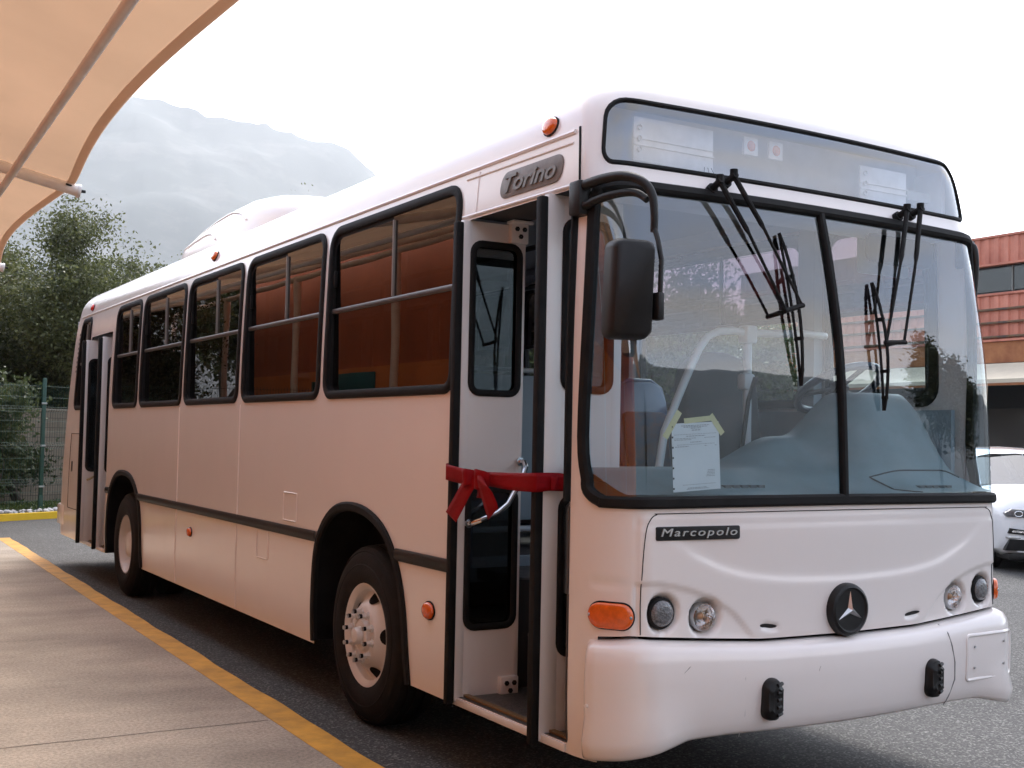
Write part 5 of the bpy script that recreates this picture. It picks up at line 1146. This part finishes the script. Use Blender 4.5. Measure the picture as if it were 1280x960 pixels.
        for y in (-1.42,1.42):
            mb=MB(); c=(s*.80,y,.36); mb.lathe([(.02,.24),(.11,.25),(.135,.29),(.14,.33),(.10,.36),(-.1,.36),(-.1,.2)],c,'X',32,s); w_=mb.build('wheel',tyremat,T,smooth=40)
            mb=MB(); mb.lathe([(.05,.01),(.09,.03),(.085,.08),(.07,.14),(.10,.235),(.12,.25)],c,'X',24,s); mb.build('rim',steel,w_,smooth=40)
            mb=MB(); a=[(math.cos(PI*k/14)*.42,math.sin(PI*k/14)*.42) for k in range(15)]; mb.tube([(s*.945,y+p,.36+q) for p,q in a],.03,8); mb.build('arch_trim',darkplastic,T)
        mb=MB(); mb.box(*sorted((s*.92,s*1.10)),-.72,-.60,1.13,1.28,.04); mb.build('door_mirror',paint,T)
    mb=MB(); mb.prism([(-.86,.30),(.86,.30),(.80,.455),(.3,.44),(-.3,.44),(-.80,.455)],lambda a,b,d:Vector((a,-2.335+.30*max(0,abs(a)-.5)**1.6+d,b)),-.004,.10,.004); mb.build('lower_intake',darkplastic,T)
    mb=MB(); mb.prism([(-.84,.462),(.84,.462),(.84,.486),(-.84,.486)],lambda a,b,d:Vector((a,-2.345+.30*max(0,abs(a)-.5)**1.6+d,b)),0,.06,.003); mb.build('chrome_strip',chrome,T)
    mb=MB(); mb.box(-.80,.80,-2.25,2.2,.17,.26,.02); mb.build('sill_cladding',darkplastic,T)
    T.location=loc; T.rotation_euler=(0,0,rot); return T
suv('parked_car','white sport utility car facing the camera at the right edge, beside the bus corner',(12.97,7.49,.004),R(-35),carw)
suv('parked_car','dark grey car behind the white sport utility car, only its curved roof edge showing',(15.6,11.8,.004),R(-35),carg)
# ============================================================ mountains
mm,mt_,mbd=nodes('mountain_rock'); tcm=mt_.nodes.new('ShaderNodeTexCoord'); nz=mt_.nodes.new('ShaderNodeTexNoise'); nz.inputs['Scale'].default_value=.008; nz.inputs['Detail'].default_value=10; nz.inputs['Roughness'].default_value=.65; mt_.links.new(tcm.outputs['Object'],nz.inputs[0])
crm=mt_.nodes.new('ShaderNodeValToRGB'); e=crm.color_ramp.elements; e[0].position=.50; e[0].color=(.035,.05,.05,1); e[1].position=.64; e[1].color=(.085,.088,.085,1); mt_.links.new(nz.outputs['Fac'],crm.inputs[0]); mt_.links.new(crm.outputs[0],mbd.inputs['Base Color']); mbd.inputs['Roughness'].default_value=.95
prof=pchip([-180,-150,-120,-90,-60,-30,-8,0,6,10,13,15.8,18,21.4,25,30,38,50,65,90,120,150,180],[.25,.20,.14,.09,.07,.12,.20,.235,.255,.268,.277,.263,.254,.241,.205,.15,.10,.07,.05,.06,.12,.20,.25])
mb=MB(); NA=900; NRr=30; vs=[]
for i in range(NA):
    az=-180+360*i/NA; 
    for j in range(NRr):
        t=j/(NRr-1); D=1300+1500*t; e=prof(az); q=Vector((math.sin(R(az))*D,math.cos(R(az))*D,0))
        n_=mnoise.fractal(q*.004,1.0,2.0,6,noise_basis='PERLIN_ORIGINAL'); rg_=1-abs(mnoise.noise(q*.0026+Vector((3,1,0))))
        h=e*2800*(t**1.25)*(1+.10*n_*(1-.6*t)-.12*(1-t)*(1-rg_))+ (22*n_)*(t) + 9*t*mnoise.noise(q*.03)
        if t>.85: h*=1
        vs.append((q.x,q.y,max(-5,h) if t>0 else -6))
    for_back=None
fs=[(i*NRr+j,i*NRr+j+1,((i+1)%NA)*NRr+j+1,((i+1)%NA)*NRr+j) for i in range(NA) for j in range(NRr-1)]
mb.add(vs,fs); tag(mb.build('mountains',mm,smooth=60,fix=False),kind='structure')
# ============================================================ haze
hm=bpy.data.materials.new('haze_air'); hm.use_nodes=True; ht=hm.node_tree; ht.nodes.remove(ht.nodes['Principled BSDF']); pv=ht.nodes.new('ShaderNodeVolumePrincipled'); pv.inputs['Color'].default_value=(.93,.96,1,1); pv.inputs['Density'].default_value=HAZE; pv.inputs['Anisotropy'].default_value=.55
ht.links.new(pv.outputs[0],ht.nodes['Material Output'].inputs['Volume'])
if HAZE>0:
    mb=MB(); mb.box(-3300,3300,-3300,3300,-7,860); tag(mb.build('haze',hm,smooth=0),kind='stuff')
